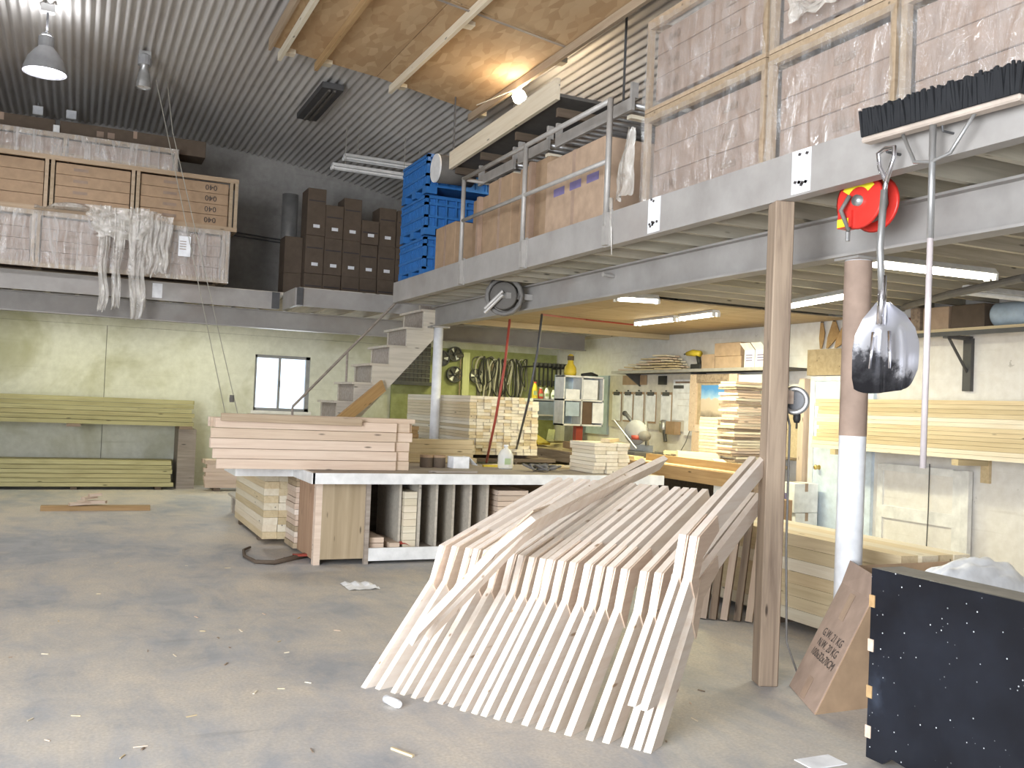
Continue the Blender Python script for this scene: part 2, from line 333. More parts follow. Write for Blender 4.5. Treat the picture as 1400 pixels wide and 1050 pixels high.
# window
wi = thing('window_1', None, None, (WX0, YB, WZ0)); structure(wi)
for n_, a, b in [('frame_rail', (WX0, YB+.04, WZ0), (WX1, YB+.12, WZ0+.05)), ('frame_rail', (WX0, YB+.04, WZ1-.05), (WX1, YB+.12, WZ1)),
                 ('frame_stile', (WX0, YB+.04, WZ0), (WX0+.04, YB+.12, WZ1)), ('frame_stile', (WX1-.07, YB+.04, WZ0), (WX1, YB+.12, WZ1)), ('mullion', (3.18, YB+.05, WZ0), (3.22, YB+.11, WZ1))]:
    B(n_, a, b, 'grey_plastic', wi)
B('pane', (WX0+.03, YB+.075, WZ0+.04), (3.19, YB+.08, WZ1-.04), 'window_glass', wi)
B('pane', (3.21, YB+.085, WZ0+.04), (WX1-.05, YB+.09, WZ1-.04), 'window_glass', wi)
B('window_sill', (WX0-.04, YB-.03, WZ0-.05), (WX1+.04, YB+.05, WZ0), 'wall_cream', wi)
B('latch', (3.195, YB+.03, 1.7), (3.215, YB+.05, 1.8), 'dark_steel', wi)
# side walls and front wall with an opening added for the front fill light
structure(B('wall_right', (XR, YF, 0), (XR+.2, YB+.2, roofz(XR)+.05), 'wall_cream'))
wl = thing('wall_left', None, None, (XL, 0, 0)); structure(wl)      # with the open loading door, left of the camera
B('wall_panel', (XL-.2, 1.6, 0), (XL, YB+.2, roofz(XL)+.05), 'wall_grey', wl); B('wall_panel', (XL-.2, YF, 4.0), (XL, 1.6, roofz(XL)+.05), 'wall_grey', wl); B('wall_panel', (XL-.2, YF, 0), (XL, -3.6, 4.0), 'wall_grey', wl)
wf = thing('wall_front', None, None, (0, YF, 0)); structure(wf)
B('wall_panel', (XL, YF-.2, 0), (-2.05, YF, 4.3), 'wall_grey', wf); B('wall_panel', (.05, YF-.2, 0), (XR, YF, 4.3), 'wall_grey', wf); B('wall_panel', (-2.05, YF-.2, 2.3), (.05, YF, 4.3), 'wall_grey', wf)
pts = [(XL, 4.3), (XR, 4.3)] + [(x, roofz(x)+.03) for x in [XR - (XR-XL)*k/24 for k in range(25)]]
MB().prism([(x, YF-.2, max(z, 4.3)) for x, z in pts], (0, .2, 0)).build('gable', 'wall_grey', wf)
# corrugated arched roof in lapped sheets
rf = thing('ceiling', None, None, (0, 0, 5.7)); structure(rf)
ys = [YF-.2, -1.9, 1.1, 4.1, 7.1, 10.1, 13.15, YB+.2]
PITCHR = .1; NW = int((XR-XL+.4)/PITCHR)
def sheet(y0, y1, lift):
    m = MB(); v = []; cols = NW*6
    for i in range(cols+1):
        x = XL-.2 + (XR-XL+.4)*i/cols; z = roofz(x) + lift + .021*math.cos(2*math.pi*i/6)
        v += [(x, y0, z), (x, y1, z)]
    m.add(v, [(2*i, 2*i+2, 2*i+3, 2*i+1) for i in range(cols)]); return m
for k in range(len(ys)-1):
    sheet(ys[k]-(.1 if k else 0), ys[k+1], .006*(k % 2)).build('roof_sheet', 'galvanised_roof', rf, smooth=True)
# plain outer skin above the sheets so that no daylight leaks between laps
m = MB()
for i in range(60):
    x0 = XL-.3+(XR-XL+.6)*i/60; x1 = XL-.3+(XR-XL+.6)*(i+1)/60
    m.add([(x0, YF-.3, roofz(x0)+.06), (x1, YF-.3, roofz(x1)+.06), (x1, YB+.3, roofz(x1)+.06), (x0, YB+.3, roofz(x0)+.06)], [(0, 1, 2, 3)])
m.build('outer_skin', 'galvanised_roof', rf)

# ================================================================== MEZZANINES
mz = thing('mezzanine', 'long white steel-edged mezzanine along the right side, crates standing on it', 'mezzanine', (6, 4, 2.8))
FX = 3.68; YE = 11.66
B('fascia_beam', (FX-.03, YF, 2.80), (FX, YE, 3.06), 'beam_paint', mz)
B('fascia_flange', (FX, YF, 2.80), (FX+.06, YE, 2.815), 'beam_paint', mz)
y = -4.2
while y < YE:
    board('joist', (FX+.05, y, 2.915), (XR-.012, y, 2.915), .045, .20, 'white_joist', parent=mz); y += .405
B('end_joist', (FX, YE-.04, 2.80), (4.9, YE, 3.02), 'beam_paint', mz)
for k in range(24):
    x = FX+.02 + k*.205; board('deck_plank', (x+.1, YF, 3.04), (x+.1, YE, 3.04), .2, .038, 'painted_stair', parent=mz)
# I-beam carried by the columns
bm_ = MB(); bx = 4.27
bm_.box((bx-.012, YF, 2.55), (bx+.012, 11.72, 2.80)); bm_.box((bx-.07, YF, 2.54), (bx+.07, 11.72, 2.556)); bm_.box((bx-.07, YF, 2.785), (bx+.07, 11.72, 2.80))
bm_.build('steel_i_beam', 'beam_paint', mz)
for (px0, px1) in ((4.06, 4.21), (5.55, 5.70)):
    t_ = B('name_plate', (FX-.034, px0, 2.812), (FX-.030, px1, 3.058), 'paper', mz)
    for k in range(9):
        yy = random.uniform(px0+.02, px1-.02); zz = random.choice([2.86, 2.87, 3.03]) + random.uniform(-.015, .015)
        MB().prism([(FX-.0345, yy, zz), (FX-.0345, yy+.02, zz+.008), (FX-.0345, yy+.012, zz+.022), (FX-.0345, yy-.012, zz+.014)], (-.0008, 0, 0)).build('ink_mark', 'ink', t_)
# plywood lining under the far bays
for i in range(3):
    for j in range(3):
        B('ceiling_panel', (4.45+i*1.37, 8.75+j*1.3, 2.775), (4.45+i*1.37+1.36, 8.75+j*1.3+1.29, 2.79), 'plywood', mz)

mb = thing('mezzanine', 'dim rear mezzanine with grey beam across the back wall', 'mezzanine', (0, 14.5, 2.8))
JX = 2.62
B('fascia_beam', (XL+.01, 13.92, 2.80), (JX, 13.95, 3.05), 'beam_paint', mb); B('fascia_beam', (JX+.12, 13.05, 2.80), (XR-.01, 13.08, 3.05), 'beam_paint', mb)
B('step_plate', (JX+.07, 13.08, 2.80), (JX+.12, 13.95, 3.05), 'beam_paint', mb)
B('splice_plate', (JX-.09, 13.9, 2.81), (JX+.02, 13.93, 3.05), 'dark_steel', mb); B('splice_plate', (JX+.09, 13.02, 2.81), (JX+.17, 13.06, 3.05), 'dark_steel', mb)
x = XL+.1
while x < XR-.1:
    board('joist', (x, 13.96 if x < JX else 13.09, 2.915), (x, YB-.012, 2.915), .045, .20, 'painted_stair', parent=mb); x += .405
for k in range(13):
    y0 = 13.93+k*.2
    if y0 < YB-.19: board('deck_plank', (XL+.01, y0+.1, 3.04), (XR-.01, y0+.1, 3.04), .195, .038, 'painted_stair', parent=mb)
for k in range(4): board('deck_plank', (JX+.12, 13.15+k*.2, 3.04), (XR-.01, 13.15+k*.2, 3.04), .195, .038, 'painted_stair', parent=mb)
for k in range(7): board('deck_plank', (4.6, 11.77+k*.2, 3.04), (XR-.01, 11.77+k*.2, 3.04), .195, .038, 'painted_stair', parent=mb)
bm_ = MB(); by = 14.2
bm_.box((XL+.01, by-.012, 2.54), (7.9, by+.012, 2.80)); bm_.box((XL+.01, by-.07, 2.53), (7.9, by+.07, 2.546)); bm_.box((XL+.01, by-.07, 2.785), (7.9, by+.07, 2.80))
bm_.build('steel_i_beam', 'beam_paint', mb)
B('name_plate', (.90, 13.914, 2.83), (1.03, 13.919, 3.03), 'paper', mb)
B('timber_header', (4.45, 12.66, 2.70), (XR-.01, 12.74, 2.86), 'pine_yellow', mb)

# ---- posts and columns
o = board('timber_post', (3.68+.02, 4.35, 0), (3.68+.02, 4.35, 2.80), .125, .115, 'weathered', up=(1, -.35, 0), bevel=.006)
tag(o, 'rough brown timber post holding up the mezzanine edge, beside the stacked frames', 'post')
c = thing('steel_column', 'round white-painted steel column behind the hanging shovel', 'column', (4.33, 4.37, 0))
MB().lathe([(.08, 0), (.08, 2.53)], Matrix.Translation((4.33, 4.37, 0)), 24).build('shaft', 'column_paint', c, True)
B('cap_plate', (4.23, 4.27, 2.525), (4.43, 4.47, 2.54), 'rail_steel', c); B('foot_plate', (4.21, 4.25, 0), (4.45, 4.49, .012), 'rail_steel', c)
MB().lathe([(.0815, 1.45), (.0815, 2.52)], Matrix.Translation((4.33, 4.37, 0)), 24, False).build('bare_band', 'cardboard_pink', c, True)
c = thing('steel_column', 'slim white steel column beside the stair, standing at the bench', 'column', (4.28, 11.62, 0))
MB().lathe([(.062, 0), (.062, 2.53)], Matrix.Translation((4.28, 11.62, 0)), 20).build('shaft', 'column_paint', c, True)
B('cap_plate', (4.16, 11.52, 2.52), (4.40, 11.72, 2.54), 'rail_steel', c); B('foot_plate', (4.18, 11.52, 0), (4.38, 11.72, .012), 'rail_steel', c)

# ---- timber-framed OSB lining under the roof
ob = thing('roof_lining', 'sloping OSB board lining hung under the roof on pale timber purlins', 'roof lining', (3.1, 8, 5.3))
def osbz(x): return roofz(x)-.26
xe = [1.82, 3.04, 4.36]; yo = [10.75, 8.31, 5.87, 3.43]
for j in range(3):
    for i in range(2):
        xa, xb = xe[i]+.004, xe[i+1]-.004; ya, yb = yo[j]-.008, yo[j+1]+.008
        MB().prism([(xa, ya, osbz(xa)), (xb, ya, osbz(xb)), (xb, ya, osbz(xb)+.012), (xa, ya, osbz(xa)+.012)], (0, yb-ya, 0)).build('osb_panel', 'osb', ob)
for y in yo[:3]:      # metal seam strips over the board joints
    if y < 10: MB().prism([(1.82, y-.02, osbz(1.82)-.003), (4.36, y-.02, osbz(4.36)-.003), (4.36, y+.02, osbz(4.36)-.003), (1.82, y+.02, osbz(1.82)-.003)], (0, 0, .002)).build('seam_strip', 'grey_board', ob)
for k in range(9):
    x = 1.95+k*.3
    MB().box((x-.004, 3.45, osbz(x)-.002), (x+.004, 10.74, osbz(x)+.004)).build('chalk_line', 'dark_wood', ob)
for k, (px, py, px2, py2) in enumerate([(386, 86, 437, 0), (440, 103, 522, 0), (549, 131, 692, 0), (655, 157, 876, 0)]):
    x = [1.93, 2.35, 3.25, 4.28][k]; z = osbz(x)-.045
    board('purlin', (x, 10.86, z-.01), (x, 3.4, z-.01), .04, .09, ['pine_pale', 'pine_orange', 'pine_pale', 'crate_pine'][k], parent=ob)
    for yy in (10.7, 8.6, 6.4): B('cleat', (x+.025, yy-.06, z-.02), (x+.14, yy+.06, z+.035), 'pine_pale', ob)
board('edge_board', (1.80, 10.76, osbz(1.8)+.02), (1.80, 3.4, osbz(1.8)+.02), .03, .14, 'crate_pine', parent=ob)

# ================================================================== STAIR
st = thing('staircase', 'steep grey wooden stair climbing to the mezzanine, cut stringers', 'staircase', (2.9, 12.2, 0))
nst = 12; run, rise = .224, .2525
sx0 = 1.9
for s_, ys_ in (('stringer', 11.9), ('stringer', 12.72)):
    poly = [(sx0+.02, 0)]
    for k in range(nst): poly += [(sx0+.02+run*k, rise*(k+1)-.03), (sx0+.02+run*(k+1), rise*(k+1)-.03)]
    poly += [(sx0+run*nst+.02, 2.55), (sx0+.35, 0)]
    # split the saw-tooth into simple quads
    m = MB()
    for k in range(nst):
        xa, xb = sx0+.02+run*k, sx0+.02+run*(k+1); za = max(0, (xa-sx0-.3)*rise/run); zb = max(0, (xb-sx0-.3)*rise/run)
        m.prism([(xa, ys_, za), (xb, ys_, zb), (xb, ys_, rise*(k+1)-.03), (xa, ys_, rise*(k+1)-.03)], (0, .04, 0))
    m.build(s_, 'painted_stair', st)
for k in range(nst):
    B('tread', (sx0-.02+run*k, 11.88, rise*(k+1)-.03), (sx0+run*(k+1)+.02, 12.8, rise*(k+1)), 'painted_stair', st)
    B('riser', (sx0+.03+run*k, 11.94, rise*k), (sx0+.045+run*k, 12.72, rise*(k+1)-.03), 'grey_board', st)
hr = P(400, 556, Y=12.8); ht = P(541, 414, Y=12.8)
MB().tube([hr, ht], .018).build('handrail', 'grey_board', st)
for f_ in (.0, .52): 
    q = hr.lerp(ht, f_); MB().tube([q, (q.x, q.y, max(0, q.z-.62))], .016).build('baluster', 'grey_board', st)

# ================================================================== LIGHT FIXTURES
def strip(label, a, b, lit=True, z=2.74, w=.13, energy=28, col=(1, .93, .58), hang=0):
    a, b = Vector((*a, z)), Vector((*b, z)); d = (b-a).normalized(); n = Vector((-d.y, d.x, 0)); c = (a+b)/2
    t = thing('fluorescent_light', label, 'light', (c.x, c.y, z), None)
    M = Matrix(((d.x, n.x, 0, c.x), (d.y, n.y, 0, c.y), (0, 0, 1, z), (0, 0, 0, 1))); L = (b-a).length/2
    m = MB().prism([(-L, -w/2, .0), (-L, w/2, 0), (-L, w/4, .05), (-L, -w/4, .05)], (2*L, 0, 0)); m.v = [M @ v for v in m.v]; hs = m.build('housing', 'white_metal', t)
    for s_ in (-1, 1):
        MB().tube([M @ Vector((-L+.02, s_*w*.25, -.02)), M @ Vector((L-.02, s_*w*.25, -.02))], .016).build('tube', 'tube_glow' if lit else 'white_metal', t)
        for e in (-1, 1): B('lamp_holder', (e*L-.012, s_*w*.25-.02, -.045), (e*L+.012, s_*w*.25+.02, .0), 'white_metal', hs, M=M)
    for s_ in (-.7, .7):
        if hang: MB().tube([M @ Vector((s_*L, 0, .05)), M @ Vector((s_*L, 0, hang))], .004, 5).build('hanger', 'rope', t)
    if lit:
        l = light('fluorescent_glow', 'AREA', (c.x, c.y, z-.06), energy, col, (2*L, w)); l.rotation_euler = (0, 0, math.atan2(d.y, d.x))
    return t
strip('bright twin fluorescent tube lit under the mezzanine, right of the white column', (5.2, 5.3), (6.55, 5.2), w=.16, energy=24, col=(1, .96, .8), hang=.06)
strip('lit fluorescent fixture under the mezzanine, between timber post and white column', (6.86, 7.95), (6.62, 6.75), energy=20, col=(1, .95, .72), hang=.06)
strip('small lit fluorescent tube deep under the mezzanine, left of two', (6.87, 10.9), (6.87, 9.98), energy=42, hang=.04, col=(1, .95, .58))
strip('small lit fluorescent tube deep under the mezzanine, right of two', (6.86, 9.85), (6.82, 9.1), energy=42, hang=.04, col=(1, .95, .58))
strip('unlit fluorescent fixture near the right edge under the mezzanine', (7.15, 5.93), (8.1, 5.88), lit=False, hang=.06)
strip('short lit tube behind the mezzanine beam, above the stacked boards', (5.15, 8.62), (5.6, 8.5), energy=7, hang=.04)
for k, xx in enumerate((-4.4, -.2, 1.9)):
    strip(['lit fluorescent fixture above the left lumber rack, farthest left', 'lit fluorescent fixture above the left lumber rack behind the beam', 'lit fluorescent fixture behind the grey beam near the window'][k], (xx-.6, 15.3), (xx+.6, 15.3), energy=10, col=(1, .98, .62), hang=.06)
strip('lit fluorescent fixture over the tool wall under the rear mezzanine', (6.3, 15.2), (7.5, 15.2), energy=22, col=(1, .97, .42), hang=.06)
strip('upper unlit white fluorescent fixture hung under the roof by the blue bins', (3.39, 13.5), (4.75, 13.5), lit=False, z=5.06, w=.2, hang=.36)
strip('lower unlit white fluorescent fixture hung under the roof by the blue bins', (3.16, 13.25), (4.42, 13.25), lit=False, z=4.84, w=.14, hang=.6)
def highbay(label, x, y, z, lit, r=.225):
    t = thing('high_bay_lamp', label, 'lamp', (x, y, z)); M = Matrix.Translation((x, y, z))
    sh_ = MB().lathe([(r, 0), (r*.97, .05), (r*.8, .16), (r*.5, .25), (.075, .29)], M, 28, False).build('shade', 'grey_plastic' if lit else 'galvanised', t, True)
    MB().lathe([(r*.93, .012), (.01, .012)], M, 28, False).build('lens', 'lamp_glow' if lit else 'white_metal', sh_)
    MB().lathe([(.08, .28), (.08, .40), (.05, .42), (.05, .44)], M, 16).build('ballast_housing', 'grey_plastic', t)
    MB().tube([(x, y, z+.44), (x, y, roofz(x)-.02)], .012).build('hanger', 'dark_steel', t); B('junction_box', (x-.07, y-.05, roofz(x)-.1), (x+.07, y+.05, roofz(x)-.015), 'galvanised', t)
    if lit:
        light('high_bay_glow', 'AREA', (x, y, z-.02), 40, (.95, .96, 1), (.36, .36), (x, y, 0))
        light('high_bay_uplight', 'POINT', (x+.0, y, z+.46), 20, (.95, .97, 1), rad=.06)
p = P(61, 100, Y=11.6); highbay('glowing bell-shaped high bay lamp at the top left', p.x, p.y, p.z, True)
p = P(196, 120, Y=12.6); highbay('unlit bell-shaped high bay lamp right of the glowing one', p.x, p.y, p.z, False, .09)
for k, (px, py) in enumerate(((53, 141), (98, 146))):
    x, y, z = [(-.7, 15.7, 5.70), (-.25, 15.7, 5.71)][k]
    t = thing('junction_box', ['left of two small white boxes fixed under the dark roof', 'right of two small white boxes fixed under the dark roof'][k], 'electrical box', (x, y, z))
    B('box_body', (x-.07, y-.03, z-.13), (x+.07, y+.05, z), 'white_metal', t, .004); B('cover_plate', (x-.06, y-.036, z-.12), (x+.06, y-.03, z-.01), 'paper', t); MB().tube([(x, y+.01, z), (x, y+.01, roofz(x))], .012).build('conduit', 'galvanised', t)
x = 2.82; t = thing('strip_fixture', 'dark unlit strip fixture fixed flat against the corrugated roof', 'light', (x, 12.7, 5.5))
B('housing', (x-.14, 11.95, roofz(x)-.12), (x+.14, 13.5, roofz(x)-.045), 'dark_steel', t); B('tube', (x-.05, 12.0, roofz(x)-.145), (x-.02, 13.45, roofz(x)-.12), 'shelf_dark', t); B('tube', (x+.02, 12.0, roofz(x)-.145), (x+.05, 13.45, roofz(x)-.12), 'shelf_dark', t)
bp = P(710, 132, Y=9.4); t = thing('clamp_lamp', 'glaring bare bulb on the last purlin under the OSB lining', 'lamp', bp)
MB().lathe([(.005, -.085), (.055, -.06), (.08, 0), (.055, .05), (.02, .075)], Matrix.Translation(bp), 16).build('bulb', 'bulb_glow', t, True)
MB().lathe([(.025, .065), (.025, .13)], Matrix.Translation(bp), 12).build('socket', 'white_metal', t, True)
MB().tube([bp+Vector((0, 0, .12)), bp+Vector((0, 0, .2)), bp+Vector((-.04, .05, .28))], .008).build('stem', 'dark_steel', t); MB().tube([bp+Vector((-.3, .5, -.01)), bp+Vector((0, 0, .1))], .006).build('cord', 'rope', t)
light('bare_bulb_glow', 'POINT', bp+Vector((-.02, -.02, -.12)), 10, (1, .72, .42), rad=.05)
# ================================================================== STACKED FRAMES (foreground)
def frame_meshes(nm, K1, K2, E_, th=.038, mat='pine_white'):
    """leg, rafter and two knee plates in the local x-z plane"""
    K1, K2, E_ = Vector((K1[0], 0, K1[1])), Vector((K2[0], 0, K2[1])), Vector((E_[0], 0, E_[1]))
    A = Vector((0, 0, 0)); d = (K1-A).normalized(); r = (E_-K2).normalized(); nl = Vector((d.z, 0, -d.x)); nr = Vector((r.z, 0, -r.x)); w = .095
    inner = K2 + nr*w + r*.03
    leg = [A, Vector((w/max(.3, nl.x), 0, 0)), K1+nl*w+d*.03, inner, K2, K1]
    raf = [K2, E_, E_+nr*w+r*.02, inner]
    gus = [K1-d*.02+nl*.006, K2+nr*.006+r*.012, K2+nr*.006+r*.27, K2+r*.27+nr*.09, inner+nr*.03, K1+nl*(w+.01)-d*.05]
    out = []
    for n_, poly, y0, t in (('leg', leg, -th/2, th), ('rafter', raf, -th/2, th), ('knee_plate', gus, -th/2-.008, .008)):
        m = MB().prism([(p.x, y0, p.z) for p in poly], (0, t, 0)); me = bpy.data.meshes.new(n_); me.from_pydata(m.v, [], m.f)
        me.materials.append(MATS['pine_pink' if n_ == 'knee_plate' else mat]); out.append((n_, me))
    return out
FM = frame_meshes('f', (.462, .53), (.525, .722), (1.56, 1.088))
def place_frame(meshes, M, label, group):
    t = bpy.data.objects.new('roof_frame', None); COL.objects.link(t); t.matrix_world = M; tag(t, label, 'timber frame', group); t.empty_display_size = .1
    for n_, me in meshes:
        o = bpy.data.objects.new(n_, me); COL.objects.link(o); o.parent = t
    return t
bots = [(120, 520), (170, 525), (225, 538), (258, 545), (297, 557), (342, 568), (393, 577), (430, 587), (472, 602), (513, 612), (546, 621), (592, 632), (635, 641), (692, 653), (742, 667), (790, 676), (845, 689), (922, 706), (980, 716), (1046, 731), (1090, 740), (1127, 750)]
for k, (x, y) in enumerate(bots):
    q = P(450+x/2.593, 740+y/2.593, Z=0); ph = math.radians(22 + 11.5*k/21)
    E1 = 1.56 + random.uniform(-.05, .05)
    lab = {0: 'leftmost pale timber roof frame leaning at the left end of the row', 21: 'rightmost pale timber roof frame, its rafter reaching the timber post'}.get(k, f'bent pale timber roof frame, {ordw(k)} from the left in the leaning row')
    place_frame(FM, Matrix.Translation(q) @ Matrix.Rotation(ph, 4, 'Z') @ Matrix.Rotation(math.radians(random.uniform(-.5, .5)), 4, 'X'), lab, 'roof frames stacked in a row')
RAISED = [(2.335, 3.63, .22, math.radians(32.5)), (2.352, 3.562, .22, math.radians(32.5))]
DIAG = [(P(560, 880, Z=.31), P(712, 727, Z=.89), P(868, 643, Z=1.15)), (P(584, 872, Z=.31), P(743, 716, Z=.90), P(899, 640, Z=1.16))]
for k, (bx_, by_, bz_, ph) in enumerate(RAISED):
    place_frame(FM, Matrix.Translation((bx_, by_, bz_)) @ Matrix.Rotation(ph, 4, 'Z'), ['left one of two raised roof frames lying tight together on the row', 'right one of two raised roof frames lying tight together on the row'][k], 'roof frames stacked in a row')
for k in range(2):
    a, b, c_ = DIAG[k]; a, b, c_ = Vector(a), Vector(b), Vector(c_); la, lr = (a-b).length, (c_-b).length
    f = la/.893; K2 = Vector((.525*f, .722*f)); K1 = Vector((.462*f, .53*f))
    ang = (a-b).angle(c_-b); back = math.atan2(-K2.y, -K2.x); ra = back - ang
    E2 = K2 + Vector((math.cos(ra), math.sin(ra)))*lr
    if E2.y < K2.y: ra = back + ang; E2 = K2 + Vector((math.cos(ra), math.sin(ra)))*lr
    ms = frame_meshes('d', K1, K2, E2)
    def basis(u, v):
        u = u.normalized(); v = (v - u*v.dot(u)).normalized(); w = u.cross(v); return Matrix((u, v, w)).transposed()
    L = basis(Vector((E2.x-K2.x, 0, E2.y-K2.y)), Vector((-K2.x, 0, -K2.y))); Wm = basis(c_-b, a-b); R_ = Wm @ L.transposed()
    M = Matrix.Translation(b - R_ @ Vector((K2.x, 0, K2.y))) @ R_.to_4x4()
    place_frame(ms, M, ['upper one of two roof frames thrown diagonally across the row', 'lower one of two roof frames thrown diagonally across the row'][k], 'roof frames thrown across the row')

# ================================================================== LUMBER
def lumber(label, group, mat, axis, x0, y0, z0, rows, cols, L, w, h, jl=.02, shell=True, name='lumber_board', gap=.002, mats=None, cat='board'):
    """boards laid in rows; axis is the direction of their length; the near column (smallest y for x-boards, smallest x for y-boards), both ends and the top row show"""
    for r in range(rows):
        for c in range(cols):
            if shell and c > 0 and r < rows-1 and axis == 'x': continue
            ja, jb = random.uniform(-jl, jl), random.uniform(-jl, jl); jw = random.uniform(-.003, .003)
            z = z0 + r*(h+gap) + h/2; mt = random.choice(mats) if mats else mat
            if axis == 'x': p0, p1 = (x0+ja, y0+c*(w+gap)+w/2+jw, z), (x0+L+jb, y0+c*(w+gap)+w/2+jw, z)
            else: p0, p1 = (x0+c*(w+gap)+w/2+jw, y0+ja, z), (x0+c*(w+gap)+w/2+jw, y0+L+jb, z)
            lb = f'{label}, {ordw(rows-1-r)} row down' + (f', {ordw(c)} from {"front" if axis == "x" else "left"}' if cols > 1 else '')
            tag(board(name, p0, p1, w, h, mt), lb, cat, group)
# left wall rack
rk = thing('lumber_rack', 'dark grey rack on the back wall carrying two long lumber stacks', 'rack', (-.4, 16, 0))
for xx in (1.52, -2.4): B('end_support', (xx, 15.82, 0), (xx+.27, 16.46, .95), 'grey_board', rk)
for xx in (1.52, -.1, -2.4): B('cross_arm', (xx, 15.74, .95), (xx+.2, 16.46, .995), 'weathered', rk)
lumber('greenish board in the upper left rack stack', 'boards on the upper rack level', 'pine_green', 'x', -2.3, 15.78, .998, 6, 4, 4.02, .14, .062, .03, gap=.007)
for xx in (-1.5, .0, 1.2): tag(B('bearer', (xx, 15.7, 0), (xx+.09, 16.4, .045), 'dark_wood'), {-1.5: 'left', .0: 'middle', 1.2: 'right'}[xx] + ' dark bearer under the lowest lumber stack by the back wall', 'bearer', 'bearers on the floor')
lumber('greenish board in the lower left rack stack', 'boards on the lower rack level', 'pine_green', 'x', -2.0, 15.70, .048, 6, 4, 3.45, .14, .060, .03, gap=.007)
lumber('pinkish board in low pile by the rack', 'low pile by the back wall', 'pine_pink', 'x', 1.92, 15.5, .05, 7, 3, .95, .14, .06, .03)
tag(B('bearer', (2.05, 15.45, 0), (2.15, 15.95, .048), 'dark_wood'), 'dark bearer beneath the low pinkish pile right of the rack', 'bearer')
# stack on the floor left of the bench: boards along the depth, ends to the camera
tag(B('bearer', (1.84, 10.25, 0), (2.2, 10.35, .05), 'dark_wood'), 'front bearer under the floor stack left of the bench', 'bearer')
tag(B('bearer', (1.84, 11.5, 0), (2.2, 11.6, .05), 'dark_wood'), 'rear bearer under the floor stack left of the bench', 'bearer')
lumber('plank in floor stack left of the bench', 'floor stack beside the bench', 'pine_yellow', 'y', 1.83, 9.98, .052, 11, 2, 1.86, .15, .073, .015, mats=['pine_yellow', 'pine_pale'])

# ================================================================== FRONT WORKBENCH
wbn = thing('workbench', 'big workbench with white front edge and slotted storage below', 'workbench', (3.8, 9.2, 0))
TOPZ = .86
top = MB()
for a, b in (((2.0, 8.5), (5.75, 10.0)), ((1.45, 9.3), (2.0, 10.0))): top.box((a[0], a[1], TOPZ-.02), (b[0], b[1], TOPZ))
top.build('bench_top', 'grey_board', wbn)
for a, b in (((1.98, 8.47), (5.75, 8.5)), ((1.97, 8.47), (2.0, 9.3)), ((1.45, 9.27), (1.97, 9.3)), ((1.42, 9.27), (1.45, 10.0))): B('edge_band', (a[0], a[1], TOPZ-.095), (b[0], b[1], TOPZ+.004), 'white_metal', wbn)
board('front_panel', (2.325, 8.67, .05), (2.325, 8.67, TOPZ-.03), .41, .02, 'plywood', up=(0, -1, 0), parent=wbn)
B('corner_post', (2.53, 8.62, 0), (2.57, 8.68, TOPZ-.03), 'grey_board', wbn); B('corner_post', (2.06, 8.66, .0), (2.12, 8.74, TOPZ-.03), 'pine_pink', wbn)
B('corner_post', (5.6, 8.6, 0), (5.68, 8.68, TOPZ-.03), 'grey_board', wbn)
board('side_panel', (2.09, 9.095, .03), (2.09, 9.095, TOPZ-.03), .71, .02, 'plywood_red', up=(-1, 0, 0), parent=wbn)
for k in range(14): B('strip', (2.04+random.uniform(0, .02), 9.47, .03+k*.056), (2.12, 9.9, .03+k*.056+.052), random.choice(['pine_pink', 'pine_pink', 'pine_white', 'plywood']), wbn)
B('bottom_shelf', (2.57, 8.66, .1), (5.6, 9.9, .13), 'grey_board', wbn); B('shelf_rail', (2.57, 8.62, .03), (5.6, 8.65, .15), 'white_metal', wbn)
B('back_panel', (2.1, 9.9, .02), (5.68, 9.92, TOPZ-.03), 'dark_wood', wbn)
for k, px in enumerate([548, 572, 595, 618, 641, 664]):
    q = P(px, 700, Y=8.75); MB().prism([(q.x-.012, 8.72+.06*(k == 0), .132), (q.x+.012, 8.72+.06*(k == 0), .132), (q.x+.012, 9.5, .132), (q.x-.012, 9.5, .132)], (0, 0, TOPZ-.165)).build('divider', 'painted_stair', wbn)
for k, (x, w_, h_) in enumerate([(2.60, .14, .1), (2.80, .10, .045)]):
    for r in range(2 if k == 0 else 1):
        tag(B('offcut', (x, 8.7, .132+r*.055), (x+w_, 9.3, .132+r*.055+.05), 'pine_pink'), [['lower', 'upper'][r] + ' pinkish offcut lying in the left bench slot', 'thin offcut lying next to the red rag in the bench slot'][k], 'offcut', 'offcuts in the bench slots')
tag(MB().grid(lambda u, v: (2.86+.17*u, 8.72+.3*v, .134+.055*math.sin(u*3.1)*(.6+.4*math.sin(v*9))), 8, 8).build('red_rag', 'red_tag', smooth=True), 'crumpled red rag lying in the slotted storage under the bench', 'rag')
for r in range(8):
    q = P(549, 700, Y=8.75); tag(B('wood_block', (q.x+.02, 8.74, .134+r*.067), (q.x+.15, 9.2, .134+r*.067+.064), 'pine_pale'), f'pale wood block in the bench slot column, {ordw(r)} from the bottom', 'block', 'blocks stacked in the bench slot')
for k in range(10):
    q = P(677+0*k, 700, Y=8.75); tag(B('wood_strip', (q.x+.02, 8.74, .134+k*.055), (q.x+.36, 9.4, .134+k*.055+.05), 'pine_pink'), f'pinkish strip in the right bench storage pile, {ordw(k)} from the bottom', 'board', 'strips in the right bench slot')
